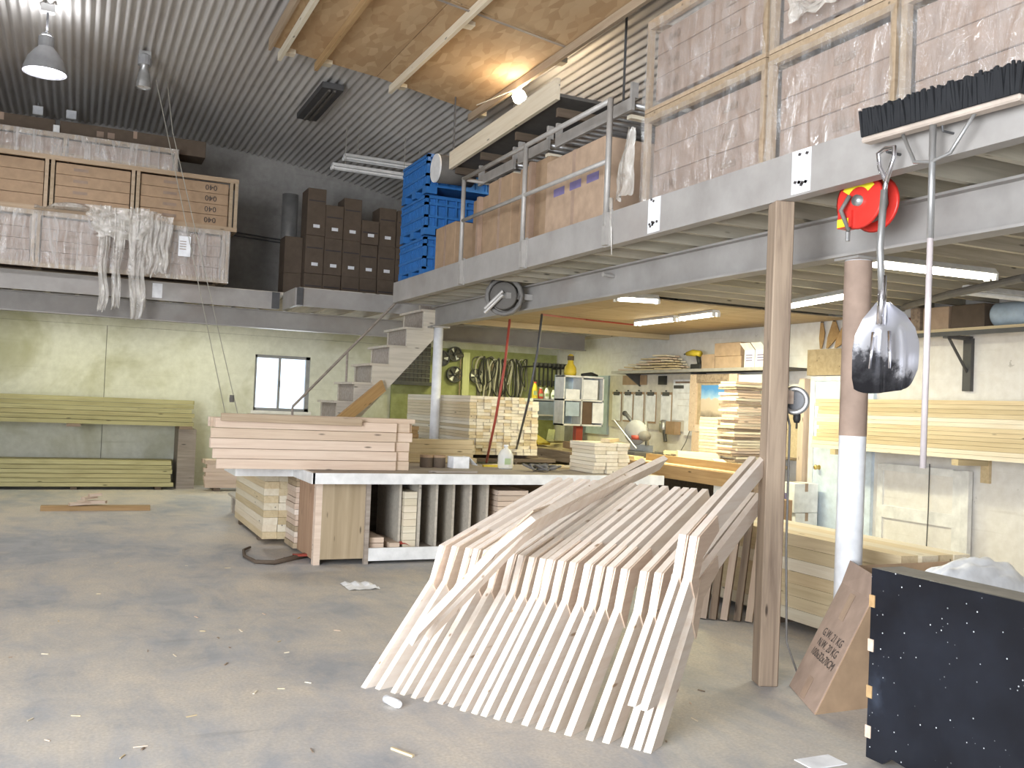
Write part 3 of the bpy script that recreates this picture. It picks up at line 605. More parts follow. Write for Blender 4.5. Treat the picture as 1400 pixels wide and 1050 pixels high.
# pile of 2x4s on the bench
for r in range(5):
    for c in range(7):
        if c > 1 and r < 4: continue
        xa = 1.14 + random.uniform(-.02, .03) + (.03 if r == 0 else 0); xb = (2.86 if c == 0 else 3.03) + random.uniform(-.02, .02); z = .868+r*.093+.0445
        if r == 4 and c == 0: xa = 1.16
        tag(board('lumber_board', (xa, 8.86+c*.042, z), (xb, 8.86+c*.042, z-.005), .038, .089, 'pine_pink', bevel=.003), f'pinkish two by four in the bench pile, {ordw(r)} row up, {ordw(c)} from front', 'board', 'long pile on the bench')
for c in range(6):
    tag(board('lumber_board', (1.5+random.uniform(-.03, .03), 8.92+c*.042, 1.345), (3.08+random.uniform(-.02, .02), 8.92+c*.042, 1.345), .038, .045, 'pine_pink', bevel=.003), f'thin pinkish strip topping the bench pile, {ordw(c)} from the front', 'board', 'long pile on the bench')
tag(board('lumber_board', (1.20, 8.80, 1.338), (2.5, 8.80, 1.325), .04, .07, 'crate_pine', bevel=.003), 'brownish darker board on the top front of the bench pile', 'board')
# things lying on the bench
def bottle(label, x, y, z, r, h, mat, capmat):
    t = thing('plastic_bottle', label, 'bottle', (x, y, z)); M = Matrix.Translation((x, y, z))
    MB().lathe([(r*.9, 0), (r, .02), (r, h*.55), (r*.7, h*.75), (.022, h*.86), (.022, h*.93)], M, 16).build('body', mat, t, True); MB().lathe([(.026, h*.92), (.026, h)], M, 12).build('cap', capmat, t, True)
    B('paper_label', (x-.05, y-r-.004, z+h*.2), (x+.02, y-r+.004, z+h*.45), 'green_tape', t); return t
q = P(686, 640, Z=TOPZ); bottle('clear jug-like bottle standing on the bench by the red hose', q.x, 9.3, TOPZ, .085, .26, 'clear_plastic', 'white_plastic')
q = P(632, 636, Y=9.35); t = thing('paper_roll_box', 'white paper box lying on the bench beside the brown collar', 'box', (q.x, 9.35, TOPZ)); B('box_body', (q.x-.13, 9.28, TOPZ), (q.x+.05, 9.46, TOPZ+.12), 'paper', t); MB().prism([(q.x+.05, 9.28, TOPZ+.12), (q.x+.14, 9.26, TOPZ+.03), (q.x+.14, 9.44, TOPZ+.03), (q.x+.05, 9.46, TOPZ+.12)], (0, 0, .003)).build('open_flap', 'paper', t)
for k in range(2):
    q = P(583+k*17, 632, Y=9.4); t = thing('round_tin', ['left of two brown round tins on the bench', 'right of two brown round tins on the bench'][k], 'tin', (q.x, 9.4, TOPZ)); M = Matrix.Translation((q.x, 9.4, TOPZ)); MB().lathe([(.068, 0), (.07, .01), (.07, .11), (.066, .115)], M, 18).build('tin_body', 'dark_and_shaded_card', t); MB().lathe([(.072, .105), (.072, .13)], M, 18).build('lid', 'cardboard', t)
q = P(715, 640, Z=TOPZ)
pts = [(q.x+.2*math.cos(a*1.1)*(.5+.5*math.sin(a*.37)), 8.95+.13*math.sin(a*1.7), TOPZ+.02+.025*(1+math.sin(a*2.3))) for a in [i*.35 for i in range(60)]]
tag(MB().tube(pts, .012, 6).build('tangled_cord', 'grey_rubber', smooth=True), 'tangled grey cord heaped on the bench edge', 'cord')
for k, (px, py, l_, ang, mt) in enumerate([(655, 630, .3, .2, 'pine_yellow'), (675, 637, .25, -.1, 'yellow_paint'), (620, 645, .5, .02, 'grey_board'), (760, 640, .6, -.03, 'pine_yellow'), (790, 630, .7, .0, 'pine_yellow'), (735, 634, .4, .05, 'pine_yellow')]):
    q = P(px, py, Z=TOPZ+.01); d = Vector((math.cos(ang), math.sin(ang), 0))*l_/2
    q.y = min(q.y, 9.75)
    tag(board('wood_offcut', q-d, q+d, .06, .02, mt), ['yellow offcut lying by the red hose on the bench', 'yellow-painted stick lying by the clear bottle on the bench', 'grey flat stick lying near the bench front edge', 'flat yellow strip lying right of the tangled cord', 'yellow strip at the back of the bench right of the cord', 'yellow strip lying behind the tangled cord'][k], 'offcut')
# short pale block stack on the bench right end
for r in range(8):
    for c in range(3):
        tag(board('short_board', (5.10+c*.142+random.uniform(-.01, .01), 8.72+random.uniform(-.02, .02), TOPZ+.002+r*.041+.0195), (5.10+c*.142, 9.25+random.uniform(-.03, .03), TOPZ+.002+r*.041+.0195), .138, .038, 'pine_pale'), f'short pale board in the small bench stack, {ordw(r)} row up, {ordw(c)} from left', 'board', 'short stack on the bench')
tag(board('short_board', (5.2, 8.8, TOPZ+.352), (5.5, 9.1, TOPZ+.352), .1, .035, 'pine_yellow'), 'loose yellow board lying crooked on top of the small square stack', 'board')
# low table behind with the big end-grain stack
tb = thing('stacking_table', 'low dark table carrying the big end-grain board stack', 'table', (4.9, 12, 0))
B('table_top', (4.38, 10.7, .84), (5.6, 13.4, .88), 'dark_wood', tb)
for xx in (4.40, 5.5):
    for yy in (10.74, 13.3): B('leg', (xx, yy, 0), (xx+.07, yy+.07, .84), 'dark_wood', tb)
tag(B('bearer', (4.4, 11.0, .88), (5.5, 11.09, .92), 'dark_wood'), 'front bearer under the big end-grain stack', 'bearer'); tag(B('bearer', (4.4, 12.9, .88), (5.5, 12.99, .92), 'dark_wood'), 'rear bearer under the big end-grain stack', 'bearer')
for r in range(18):
    for c in range(10):
        j = random.uniform(-.025, .012); z = .922+r*.0405+.019; x = 4.42+c*.0945+.046
        if r == 17 and c > 7: continue
        if c > 0 and 1: L0 = .9 if (r < 16) else 2.4
        else: L0 = 2.4
        tag(board('lumber_board', (x, 10.78+j, z), (x, 10.78+L0, z), .0905, .038, random.choice(['pine_pale', 'pine_pale', 'pine_yellow'])), f'board in the big end-grain stack, {ordw(r)} row up, {ordw(c)} from the left', 'board', 'big end-grain stack')
lumber('short brown board in pile by the stair', 'brown pile by the stair', 'pine_orange', 'y', 3.55, 11.2, 1.05, 4, 3, .5, .12, .045, .03)
t = thing('trestle', 'low trestle under the brown pile by the stair', 'trestle', (3.75, 11.4, 0)); B('trestle_top', (3.5, 11.15, .99), (4.0, 11.7, 1.045), 'weathered', t)
for xx in (3.52, 3.93):
    for yy in (11.17, 11.62): B('leg', (xx, yy, 0), (xx+.05, yy+.05, .99), 'weathered', t)
lumber('ochre board in low pile behind the bench', 'ochre pile at the column', 'pine_yellow', 'x', 3.2, 10.15, .862, 5, 2, 1.05, .1, .05, .03)
t = thing('trestle', 'low trestle under the ochre pile between column and bench', 'trestle', (3.7, 10.25, 0)); B('trestle_top', (3.18, 10.1, .81), (4.22, 10.4, .86), 'weathered', t)
for xx in (3.2, 4.14):
    for yy in (10.12, 10.33): B('leg', (xx, yy, 0), (xx+.05, yy+.05, .81), 'weathered', t)
a = P(478, 565, Y=11.6); b = P(524, 527, Y=11.8)
tag(board('leaning_plank', a+(a-b)*1.2, b, .03, .17, 'pine_orange', up=(0, -.2, 1)), 'orange-brown plank leaning against the stair stringer', 'plank')
# loose plank and offcuts on the floor at the left
tag(board('floor_plank', (-.32, 13.1, .03), (.95, 13.05, .03), .14, .06, 'pine_orange'), 'orange-brown plank lying flat on the floor before the left rack', 'plank')
for k, (x0, y0, x1, y1, z) in enumerate([(.0, 13.0, .33, 13.12, .085), (.1, 13.15, .42, 13.02, .1), (.15, 13.0, .3, 13.14, .155), (.22, 13.05, .36, 13.1, .19)]):
    tag(board('wood_offcut', (x0, y0, z), (x1, y1, z+.01), .07, .035, 'pine_pink'), ['lowest pale offcut in the little heap on the floor plank', 'second pale offcut in the little heap on the floor plank', 'crossed short offcut near the top of the little heap', 'topmost tiny offcut on the little heap'][k], 'offcut', 'offcut heap on the floor plank')
pts = [P(*p_, Z=.02) for p_ in [(430, 757), (405, 762), (375, 769), (350, 768), (334, 760), (333, 752), (342, 748)]]
t = thing('floor_strap', 'brown curved strap lying on the floor at the cabinet corner', 'strap', pts[2]); MB().tube(pts, [.03, .028, .022, .018, .016, .014, .012], 8).build('curved_strap', 'dark_and_shaded_card', t, True); q = P(418, 757, Z=.05); MB().box((q.x-.12, q.y-.03, .03), (q.x+.1, q.y+.03, .05)).build('buckle', 'red_hose', t)
# ================================================================== ON THE REAR MEZZANINE
def carton(name, label, a, b, mat, group=None, tape=None, labels=(), seam=True):
    a, b = Vector(a), Vector(b); t = thing(name, label, 'box', ((a.x+b.x)/2, (a.y+b.y)/2, a.z), group)
    B('carton_body', a, b, mat, t, .004)
    bd = body(t)
    if tape == 'y': B('packing_tape', ((a.x+b.x)/2-.025, a.y-.001, b.z-.1), ((a.x+b.x)/2+.025, b.y+.001, b.z+.001), 'tape', bd)
    for (l0, l1, m_) in labels: B('paper_label', l0, l1, m_, bd)
    return t
def crate(label, x0, x1, y0, y1, z0, z1, posts, film_on=False, mat='crate_pine'):
    t = thing('shipping_crate', label, 'crate', ((x0+x1)/2, (y0+y1)/2, z0)); w = .045
    for z in (z0, z1-.06):
        for y in (y0, y1-w): B('rail', (x0, y, z), (x1, y+w, z+.06), mat, t)
        for x in (x0, x1-w): B('end_rail', (x, y0+w, z), (x+w, y1-w, z+.06), mat, t)
    for x in posts:
        for y in (y0+.002, y1-w+.002): B('post', (x, y, z0+.06), (x+w, y+w-.004, z1-.06), mat, t)
    if film_on:
        f = MB().grid(lambda u, v: (x0-.01+(x1-x0+.02)*u, y0-.008+.01*noise.noise(Vector((u*22, v*5, z0))), z0+(z1-z0)*v), 90, 16); f.build('stretch_film', 'dense_film', t, True)
        f = MB().grid(lambda u, v: (x1+.008, y0+(y1-y0)*u, z0+(z1-z0)*v), 6, 6); f.build('stretch_film', 'stretch_film', t, True)
    return t
def fill_x(lbl, grp, x0, x1, y0, y1, z0, rows, h, mat, txt=None, flip=False):
    for r in range(rows):
        t = carton('flat_carton', f'{lbl}, {["bottom", "second", "third", "top"][r]} layer' if rows > 1 else lbl, (x0, y0+random.uniform(0, .008), z0+r*h), (x1, y1, z0+(r+1)*h-.004), mat, grp)
        yy = y0-.002; zc = z0+(r+.5)*h
        xd = (-1, 0, 0) if flip else (1, 0, 0); yd = (0, 0, -1) if flip else (0, 0, 1)
        if txt and x1-x0 > .5: text('stamp_print', txt, h*.72, 'ink', body(t), (x1-.24, yy, zc), xd, yd)
        xd, yd = (1, 0, 0), (0, 0, 1)
        xm = x0+.33*(x1-x0); B('printed_block', (xm-.09, yy, zc-.02), (xm+.09, yy+.001, zc+.02), 'ink_faint', body(t))
Y0c, Y1c = 13.8, 14.75
# lower wrapped crate
crate('lowest wrapped crate on the rear mezzanine, film hanging from it', -1.7, 1.88, Y0c, Y1c, 3.10, 3.84, [-1.7, -.62, -.56, 1.78, 1.835], True)
for k, (xa, xb) in enumerate([(-1.64, -.63), (-.50, .6), (.62, 1.77)]):
    fill_x(['flat pinkish carton in the left bay of the lowest wrapped crate', 'flat pinkish carton in the middle bay of the lowest wrapped crate', 'flat pinkish carton in the right bay of the lowest wrapped crate'][k], 'cartons in the lowest wrapped crate', xa, xb, Y0c+.05, Y1c-.05, 3.165, 4, .15, 'cardboard_pink')
t = thing('shipping_note', 'white paper note stuck on the right bay of the lowest crate', 'paper', (1.27, Y0c-.02, 3.5)); B('sheet', (1.2, Y0c-.035, 3.42), (1.36, Y0c-.03, 3.7), 'paper', t); 
for k in range(4): B('printed_line', (1.215, Y0c-.037, 3.62-k*.035), (1.3, Y0c-.0355, 3.63-k*.035), 'ink_faint', t)
t = thing('shipping_note', 'white paper strip stuck along the top rail of the lowest crate', 'paper', (.95, Y0c-.02, 3.8)); B('sheet', (.86, Y0c-.028, 3.77), (1.12, Y0c-.022, 3.84), 'paper', t); B('printed_line', (.9, Y0c-.03, 3.80), (1.08, Y0c-.0285, 3.81), 'ink_faint', t)
# middle open crate
crate('middle open timber crate on the rear mezzanine with upside-down printed cartons', -1.7, 1.98, 13.85, 14.8, 3.85, 4.60, [-1.7, -.50, -.43, .56, .625, 1.86, 1.93], False)
for k, (xa, xb) in enumerate([(-1.64, -.51), (-.37, .55), (.68, 1.85)]):
    fill_x(['flat brown carton in the left bay of the middle open crate', 'flat brown carton in the middle bay of the middle open crate', 'flat brown carton with upside-down print in the right crate bay'][k], 'cartons in the middle crate', xa, xb, 13.9, 14.75, 3.915, 4, .153, 'cardboard', '040' if k == 2 else None, True)
# upper wrapped crate
crate('topmost film-wrapped crate on the rear mezzanine', -1.7, 1.15, 13.95, 14.8, 4.605, 4.93, [-1.7, -.3, 1.105], True)
for k, (xa, xb) in enumerate([(-1.64, -.31), (-.24, 1.09)]):
    fill_x(['flat carton in the left bay of the topmost wrapped crate', 'flat carton in the right bay of the topmost wrapped crate'][k], 'cartons in the topmost crate', xa, xb, 14.0, 14.75, 4.67, 1, .19, 'cardboard_pink')
carton('long_carton', 'long flat carton at the far left just under the roof', (-1.7, 14.25, 4.94), (-.42, 14.7, 5.17), 'dark_and_shaded_card', 'long cartons under the roof', 'y')
t = carton('long_carton', 'long flat carton just under the roof, right of the first', (-.36, 14.25, 4.94), (1.55, 14.7, 5.17), 'dark_and_shaded_card', 'long cartons under the roof', 'y')
for x in (.1, .24): B('printed_block', (x, 14.247, 5.02), (x+.09, 14.2495, 5.1), 'ink_faint', t)
tag(B('wall_socket', (-.44, 14.2, 4.99), (-.36, 14.245, 5.09), 'white_metal', bevel=.004), 'tiny white box in front of the long cartons', 'electrical box')
# torn plastic film draped over the crates
def drape(fn, nu, nv): return MB().grid(fn, nu, nv)
m = MB()
def strip_film(x0, x1, zt, zb, y, amp, seed):
    def f(u, v):
        n1 = noise.noise(Vector((u*5+seed, v*3, seed))); n2 = noise.noise(Vector((u*11, v*7+seed, 3.3)))
        w = 1-.35*v + .25*noise.noise(Vector((v*4, seed, 1))); xc = (x0+x1)/2 + .06*noise.noise(Vector((v*3, seed*2, 5)))*v
        return (xc+(u-.5)*(x1-x0)*w, y-.05-amp*(.5+n1)-.04*n2 - .03*abs(math.sin(u*9+seed)), zt+(zb-zt)*v + .06*n1*v)
    m.grid(f, 14, 26)
strip_film(.18, .33, 3.98, 2.58, 13.76, .07, 1.1); strip_film(.36, .50, 3.95, 2.62, 13.74, .06, 4.2); strip_film(.55, .80, 3.99, 2.50, 13.75, .09, 7.7); strip_film(.72, .95, 3.95, 3.1, 13.74, .07, 2.9); strip_film(.92, 1.12, 3.92, 3.15, 13.75, .05, 9.3); strip_film(.0, .9, 3.96, 3.55, 13.73, .06, 6.1)
m.grid(lambda u, v: (-.6+1.65*u, 13.66+.5*v, 3.86+.14*max(0, noise.noise(Vector((u*6, v*4, 2))))+.05*math.sin(u*5)*(1-v)), 34, 14)
tag(m.build('torn_plastic_film', 'torn_film', smooth=True), 'torn translucent plastic film hanging in strips over the lowest crate', 'plastic film')
# brown carton stack by the back wall, its shade put into the colour
BW = .29
cols = [(3.12, 3.405), (3.41, 3.69), (3.70, 3.985), (3.99, 4.27), (4.28, 4.56), (4.57, 4.85)]
lv = [[3.062, 3.46, 4.05, 4.78], [3.062, 3.46, 4.03, 4.55], [3.062, 3.46, 4.03, 4.70], [3.062, 3.46, 4.0, 4.38], [3.062, 3.46, 4.0, 4.62], [3.062, 3.46, 4.0, 4.6]]
rows_ = ['bottom', 'middle', 'top']; coln = ['first', 'second', 'third', 'fourth', 'fifth', 'sixth']
for c, (xa, xb) in enumerate(cols):
    for r in range(3):
        z0, z1 = lv[c][r]+.002, lv[c][r+1]; yy = 14.55+random.uniform(-.02, .02)
        labs = [((xa+.1, yy-.003, z0+.12), (xa+.2, yy, z0+.17), 'paper')] if r > 0 and c < 6 else []
        t = carton('shaded_carton', f'shade-darkened brown carton in the {rows_[r]} row of the rear stack, {coln[c]} column from the left', (xa, yy, z0), (xb, yy+.42, z1), 'dark_and_shaded_card', 'dark carton stack', None, labs)
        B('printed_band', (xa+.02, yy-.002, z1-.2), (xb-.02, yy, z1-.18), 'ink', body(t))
for r, (z0, z1) in enumerate([(3.062, 3.46), (3.46, 4.03)]):
    carton('shaded_carton', f'shade-darkened carton set back left of the rear stack, {rows_[r]} row', (2.84, 14.75, z0+.002), (3.115, 15.15, z1), 'dark_and_shaded_card', 'dark carton stack')
t = thing('flue_pipe', 'grey round flue pipe standing left of the shade-darkened cartons', 'pipe', (3.02, 15.4, 3.06)); MB().lathe([(.13, 0), (.13, 1.75)], Matrix.Translation((3.02, 15.4, 3.06)), 20).build('pipe', 'galvanised', t, True); MB().lathe([(.134, .9), (.134, .94)], Matrix.Translation((3.02, 15.4, 3.06)), 20).build('joint_ring', 'galvanised', t)
for k in range(2):
    tag(MB().tube([(2.0, 16.46, 4.30-.06*k), (3.0, 16.46, 4.24-.05*k), (4.2, 16.46, 4.2-.05*k)], .012, 6).build('wall_cable', 'dark_steel'), ['upper of two dark cables running along the upper back wall', 'lower of two dark cables running along the upper back wall'][k], 'cable')
# two thin ropes hanging from the roof
for k, (a, b) in enumerate([((222, 150), (310, 575)), ((236, 180), (325, 566))]):
    p0, p1 = P(*a, Y=13.62), P(*b, Y=13.62); t = thing('pull_rope', ['left of two thin ropes hanging slantwise before the rear mezzanine', 'right of two thin ropes with a small pulley at its lower end'][k], 'rope', p1)
    top_ = Vector((p0.x-.1, 13.62, roofz(p0.x)-.02)); MB().tube([top_, p0, p1], .006, 5).build('rope', 'rope', t)
    if k: q = P(317, 545, Y=13.62); MB().lathe([(.03, -.05), (.035, 0), (.03, .05)], Matrix.Translation(q), 10).build('pulley', 'grey_rubber', t)

# ================================================================== ON THE RIGHT MEZZANINE
def bluebin(label, z0, h, x0=3.71, y0=10.72, lx=1.05, ly=.94):
    t = thing('folding_bin', label, 'plastic bin', (x0+lx/2, y0+ly/2, z0))
    B('bin_wall', (x0+.045, y0+.045, z0+.08), (x0+lx-.02, y0+ly-.02, z0+h-.01), 'blue_plastic', t)
    for z in (z0+.08, z0+h*.42, z0+h*.72, z0+h-.06):
        m = MB().box((x0, y0, z), (x0+.045, y0+ly, z+.03)).box((x0, y0, z), (x0+lx, y0+.045, z+.03)); m.build('rim_band', 'blue_plastic', t)
    for k in range(16):
        yy = y0+.01+k*(ly-.03)/15; B('rib', (x0+.008, yy, z0+.08), (x0+.046, yy+.02, z0+h-.02), 'blue_plastic', t)
    for k in range(9):
        xx = x0+.01+k*(lx-.03)/8; B('rib', (xx, y0+.008, z0+.08), (xx+.02, y0+.046, z0+h-.02), 'blue_plastic', t)
    for yy in (y0, y0+ly/2-.07, y0+ly-.14):
        B('foot', (x0, yy, z0), (x0+.14, yy+.14, z0+.08), 'blue_plastic', t); B('foot', (x0+lx-.14, yy, z0), (x0+lx, yy+.14, z0+.11), 'blue_plastic', t)
    return t
for k in range(3): bluebin(['lowest blue plastic folding bin at the mezzanine corner', 'middle blue plastic folding bin at the mezzanine corner', 'topmost blue plastic folding bin at the mezzanine corner'][k], 3.062+k*.50, .50)
q = P(597, 230, Y=10.5); t = thing('drum_heater', 'black drum with round white end hanging beside the blue bins', 'heater', q)
M = Matrix.Translation(q) @ Matrix.Rotation(math.radians(90), 4, 'Y')
MB().lathe([(.165, .0), (.165, .45)], M, 24).build('drum', 'shelf_dark', t, True); MB().lathe([(.17, -.02), (.17, .0)], M, 24).build('white_end', 'white_metal', t); MB().tube([q+Vector((.2, 0, .15)), (q.x+.2, q.y, roofz(q.x+.2)-.02)], .01).build('hanger', 'dark_steel', t)
# pipe railing
rl = thing('pipe_railing', 'grey pipe railing bolted to the mezzanine edge before the cartons', 'railing', (3.6, 7.8, 2.8))
for yy in (9.24, 7.73, 6.24):
    MB().tube([(3.615, yy, 2.95), (3.615, yy, 3.93)], .024).build('post', 'rail_steel', rl, True); B('mounting_plate', (3.634, yy-.05, 2.79), (3.649, yy+.05, 3.07), 'rail_steel', rl); B('clamp', (3.60, yy-.03, 2.80), (3.635, yy+.03, 3.05), 'rail_steel', rl)
MB().tube([(3.615, 9.26, 3.915), (3.615, 6.24, 3.915)], .022).build('top_rail', 'rail_steel', rl, True); MB().tube([(3.615, 9.26, 3.47), (3.615, 6.24, 3.45)], .02).build('mid_rail', 'rail_steel', rl, True)
MB().tube([(3.615, 9.26, 3.915), (4.2, 9.3, 3.915)], .02).build('return_rail', 'rail_steel', rl, True)
# cartons behind the railing
for k, (ya, yb, z1, lab) in enumerate([(9.92, 10.55, 3.60, 'brown carton standing between the blue bins and the railing'), (9.06, 9.55, 3.76, 'slim brown carton behind the far railing post'), (8.42, 9.0, 3.84, 'brown carton behind the railing left of the middle post'), (7.72, 8.36, 3.86, 'brown carton right behind the middle railing post'), (6.62, 7.66, 3.77, 'largest brown carton behind the railing with purple print')]):
    t = carton('tall_carton', lab, (3.80+(.06 if k in (1, 3) else 0), ya, 3.06), (4.35, yb, z1), 'cardboard' if k != 4 else 'cardboard_light', 'cartons behind the railing')
    B('packing_tape', (3.7985+(.06 if k in (1, 3) else 0), (ya+yb)/2-.03, 3.062), (3.81, (ya+yb)/2+.03, z1+.001), 'tape', body(t))
    if k == 4:
        for j in range(3): yy = 7.5-j*.3; B('purple_print', (3.7975, yy-.2, 3.42+.004*j), (3.7995, yy, 3.49+.004*j), 'ink_blue', body(t))
# upper storage shelf with pale rim board
us = thing('overhead_shelf', 'dark overhead shelf with a broad pale rim board above the railing', 'shelf', (4.4, 9, 4.3))
board('rim_board', (3.86, 10.32, 4.375), (3.86, 7.62, 4.45), .04, .2, 'pine_pale', parent=us)
MB().prism([(3.88, 10.32, 4.305), (5.6, 10.32, 4.305), (5.6, 7.62, 4.38), (3.88, 7.62, 4.38)], (0, 0, .03)).build('shelf_panel', 'shelf_dark', us)
for yy in (10.25, 9.5, 8.6, 7.7): B('shelf_bearer', (3.9, yy-.02, 4.22), (5.6, yy+.02, 4.30), 'dark_wood', us)
for yy in (10.25, 7.7): MB().tube([(4.6, yy, 4.3), (4.6, yy, roofz(4.6)-.02)], .012).build('hanger', 'dark_steel', us); MB().tube([(5.5, yy, 4.3), (5.5, yy, roofz(5.5)-.02)], .012).build('hanger', 'dark_steel', us)
# conveyor sections lying on the cartons
for k, (y0, y1, z) in enumerate([(8.5, 9.4, 3.90), (7.75, 8.4, 3.92), (6.3, 7.6, 3.90)]):
    t = thing('roller_section', ['far grey roller conveyor section lying on the cartons', 'middle grey roller conveyor section lying on the cartons', 'near grey roller conveyor section lying on the largest carton'][k], 'conveyor', (4.1, (y0+y1)/2, z))
    for x in (3.84, 4.6): B('side_rail', (x, y0, z), (x+.03, y1, z+.10), 'rail_steel', t)
    n = int((y1-y0)/.11)
    for j in range(n): yy = y0+.06+j*(y1-y0-.1)/max(1, n-1); MB().tube([(3.87, yy, z+.06), (4.6, yy, z+.06)], .025, 8).build('roller', 'galvanised', t, True)
    B('end_brace', (3.84, y0, z+.1), (3.9, y0+.03, z+.22), 'rail_steel', t); B('end_brace', (3.84, y1-.03, z+.1), (3.9, y1, z+.22), 'rail_steel', t); B('wood_packer', (3.9, y0+.1, z-.03), (4.05, y0+.16, z), 'pine_pale', t)
# wrapped crates along the mezzanine edge, near part
def crate_y(label, x0, x1, y0, y1, z0, z1, film_amp=.05):
    t = thing('shipping_crate', label, 'crate', ((x0+x1)/2, (y0+y1)/2, z0)); w = .04
    for z in (z0, z1-.07):
        for x in (x0, x1-w): B('rail', (x, y0, z), (x+w, y1, z+.07 if z > z0 else z+.03), 'crate_pine', t)
    for y in (y0, y1-w):
        for x in (x0+.002, x1-w): B('post', (x, y, z0+.03), (x+w, y+w, z1-.07), 'crate_pine', t)
        B('end_rail', (x0+w, y, z1-.07), (x1-w, y+w, z1), 'crate_pine', t)
    f = MB().grid(lambda u, v: (x0-.006-film_amp*max(0, noise.noise(Vector((u*14+y0*3, v*3, z0*2)))), y0+(y1-y0)*u, z0+.02+(z1-z0-.06)*v), 70, 20); f.build('stretch_film', 'stretch_film', t, True)
    f = MB().grid(lambda u, v: (x0+(x1-x0)*u, y1+.006, z0+.02+(z1-z0-.06)*v), 10, 8); f.build('stretch_film', 'stretch_film', t, True)
    return t
bays = [(4.60, 5.96), (3.58, 4.57), (2.30, 3.55)]
nm_ = ['far', 'middle', 'near']
for k, (ya, yb) in enumerate(bays):
    for lvl, (z0, z1) in enumerate([(3.062, 3.75), (3.755, 4.45)]):
        if lvl and k > 1: continue
        crate_y(f'film-wrapped timber crate on the right mezzanine, {nm_[k]} bay, {["lower", "upper"][lvl]} level', 3.75, 4.7, ya, yb, z0, z1)
        hz = (z1-z0-.12-(.06 if lvl else 0))/3
        for r in range(3):
            t = carton('wrapped_carton', f'pinkish brown carton inside the {nm_[k]} {["lower", "upper"][lvl]} wrapped crate, {["bottom", "middle", "top"][r]} layer', (3.81+random.uniform(0, .006), ya+.045, z0+.034+(.06 if lvl else 0)+r*hz), (4.62, yb-.045, z0+.03+(.06 if lvl else 0)+(r+1)*hz), 'cardboard_pink', 'cartons in the near wrapped crates')
            zc = z0+.03+(.06 if lvl else 0)+(r+.5)*hz
            if k == 0 and (lvl or r == 0): text('stamp_print', '040', hz*.55, 'ink_faint', body(t), (3.807, yb-.27, zc), (0, -1, 0), (0, 0, 1))
            B('printed_block', (3.807, ya+.34, zc-.022), (3.809, ya+.5, zc+.022), 'ink_faint', body(t))
# extra near crate above (top right of the picture)
crate_y('film-wrapped timber crate on the right mezzanine, near bay, upper level', 3.75, 4.7, 2.3, 3.55, 3.755, 4.45)
for r in range(3): carton('wrapped_carton', f'pinkish brown carton inside the near upper wrapped crate, {["bottom", "middle", "top"][r]} layer', (3.81, 2.345, 3.80+r*.19), (4.62, 3.505, 3.796+(r+1)*.19), 'cardboard_pink', 'cartons in the near wrapped crates')
m = MB().grid(lambda u, v: (3.70-.03*noise.noise(Vector((u*7, v*6, 1))), 3.75+.6*u, 3.86+.28*v*(.6+.4*math.sin(u*6+1))+.03*noise.noise(Vector((u*9, v*5, 4)))), 26, 12)
tag(m.build('torn_plastic_film', 'torn_film', smooth=True), 'crumpled torn film bunched on the middle wrapped crate at the top edge', 'plastic film')
m = MB()
def tuft(u, v):
    z = 3.66-.5*v; return (3.70-.03*math.sin(u*5)-.05*v*noise.noise(Vector((u*4, v*3, 8))), 6.0+(.12+.42*v*(1-.55*v))*u+.02*noise.noise(Vector((u*6, v*6, 2))), z+.05*noise.noise(Vector((u*5, v*4, 6))))
m.grid(tuft, 16, 18); m.tube([(3.64, 6.22, 3.16), (3.64, 6.20, 2.95), (3.63, 6.16, 2.72)], [.02, .01, .004], 6)
tag(m.build('torn_plastic_film', 'torn_film', smooth=True), 'loose film flapping at the left end of the near wrapped crates', 'plastic film')

# ================================================================== REELS, BROOM, SHOVEL
def reel(label, c, r, w, ax, disc, drum, hose, dr=1.0):
    c = Vector(c); t = thing('hose_reel', label, 'hose reel', c); ax = Vector(ax).normalized(); q = ax.to_track_quat('Z', 'Y').to_matrix().to_4x4(); M = Matrix.Translation(c) @ q
    for s_ in (-1, 1): MB().lathe([(r*.25, s_*w/2-.006), (r*.9*dr, s_*w/2-.006), (r*dr, s_*w/2), (r*.9*dr, s_*w/2+.006), (r*.25, s_*w/2+.006)], M, 28).build('side_disc', disc, t, True)
    MB().lathe([(r*.5, -w/2), (r*.5, w/2)], M, 20).build('drum', drum, t, True)
    hr_ = .58 if dr == 1 else .88
    pts = [M @ Vector((r*(hr_+.05*(i/90))*math.cos(i*.5), r*(hr_+.05*(i/90))*math.sin(i*.5), -w/2+.02+(w-.04)*abs(((i/45) % 2)-1))) for i in range(91)]
    MB().tube(pts, .012 if dr == 1 else .022, 6).build('wound_hose', hose, t, True); MB().lathe([(.02, -w/2-.04), (.03, -w/2-.03), (.03, w/2+.03)], M, 12).build('axle', 'galvanised', t, True)
    return t, M
rc = P(1186, 277, X=3.86); t, M = reel('bright red hose reel hanging under the mezzanine edge', rc, .155, .13, (-1, -.1, .0), 'red_enamel', 'red_enamel', 'grey_rubber')
MB().lathe([(.05, -.083), (.115, -.083), (.115, -.079), (.05, -.079)], M, 24).build('hub_plate', 'red_enamel', t)
m = MB(); 
for i in range(8):
    a0, a1 = math.radians(35+i*14), math.radians(35+(i+1)*14)
    m.add([M @ Vector((r_*math.cos(a_), r_*math.sin(a_), .075)) for r_, a_ in ((.075, a0), (.125, a0), (.125, a1), (.075, a1))], [(0, 1, 2, 3), (3, 2, 1, 0)])
m.build('yellow_sticker', 'yellow_label', t)
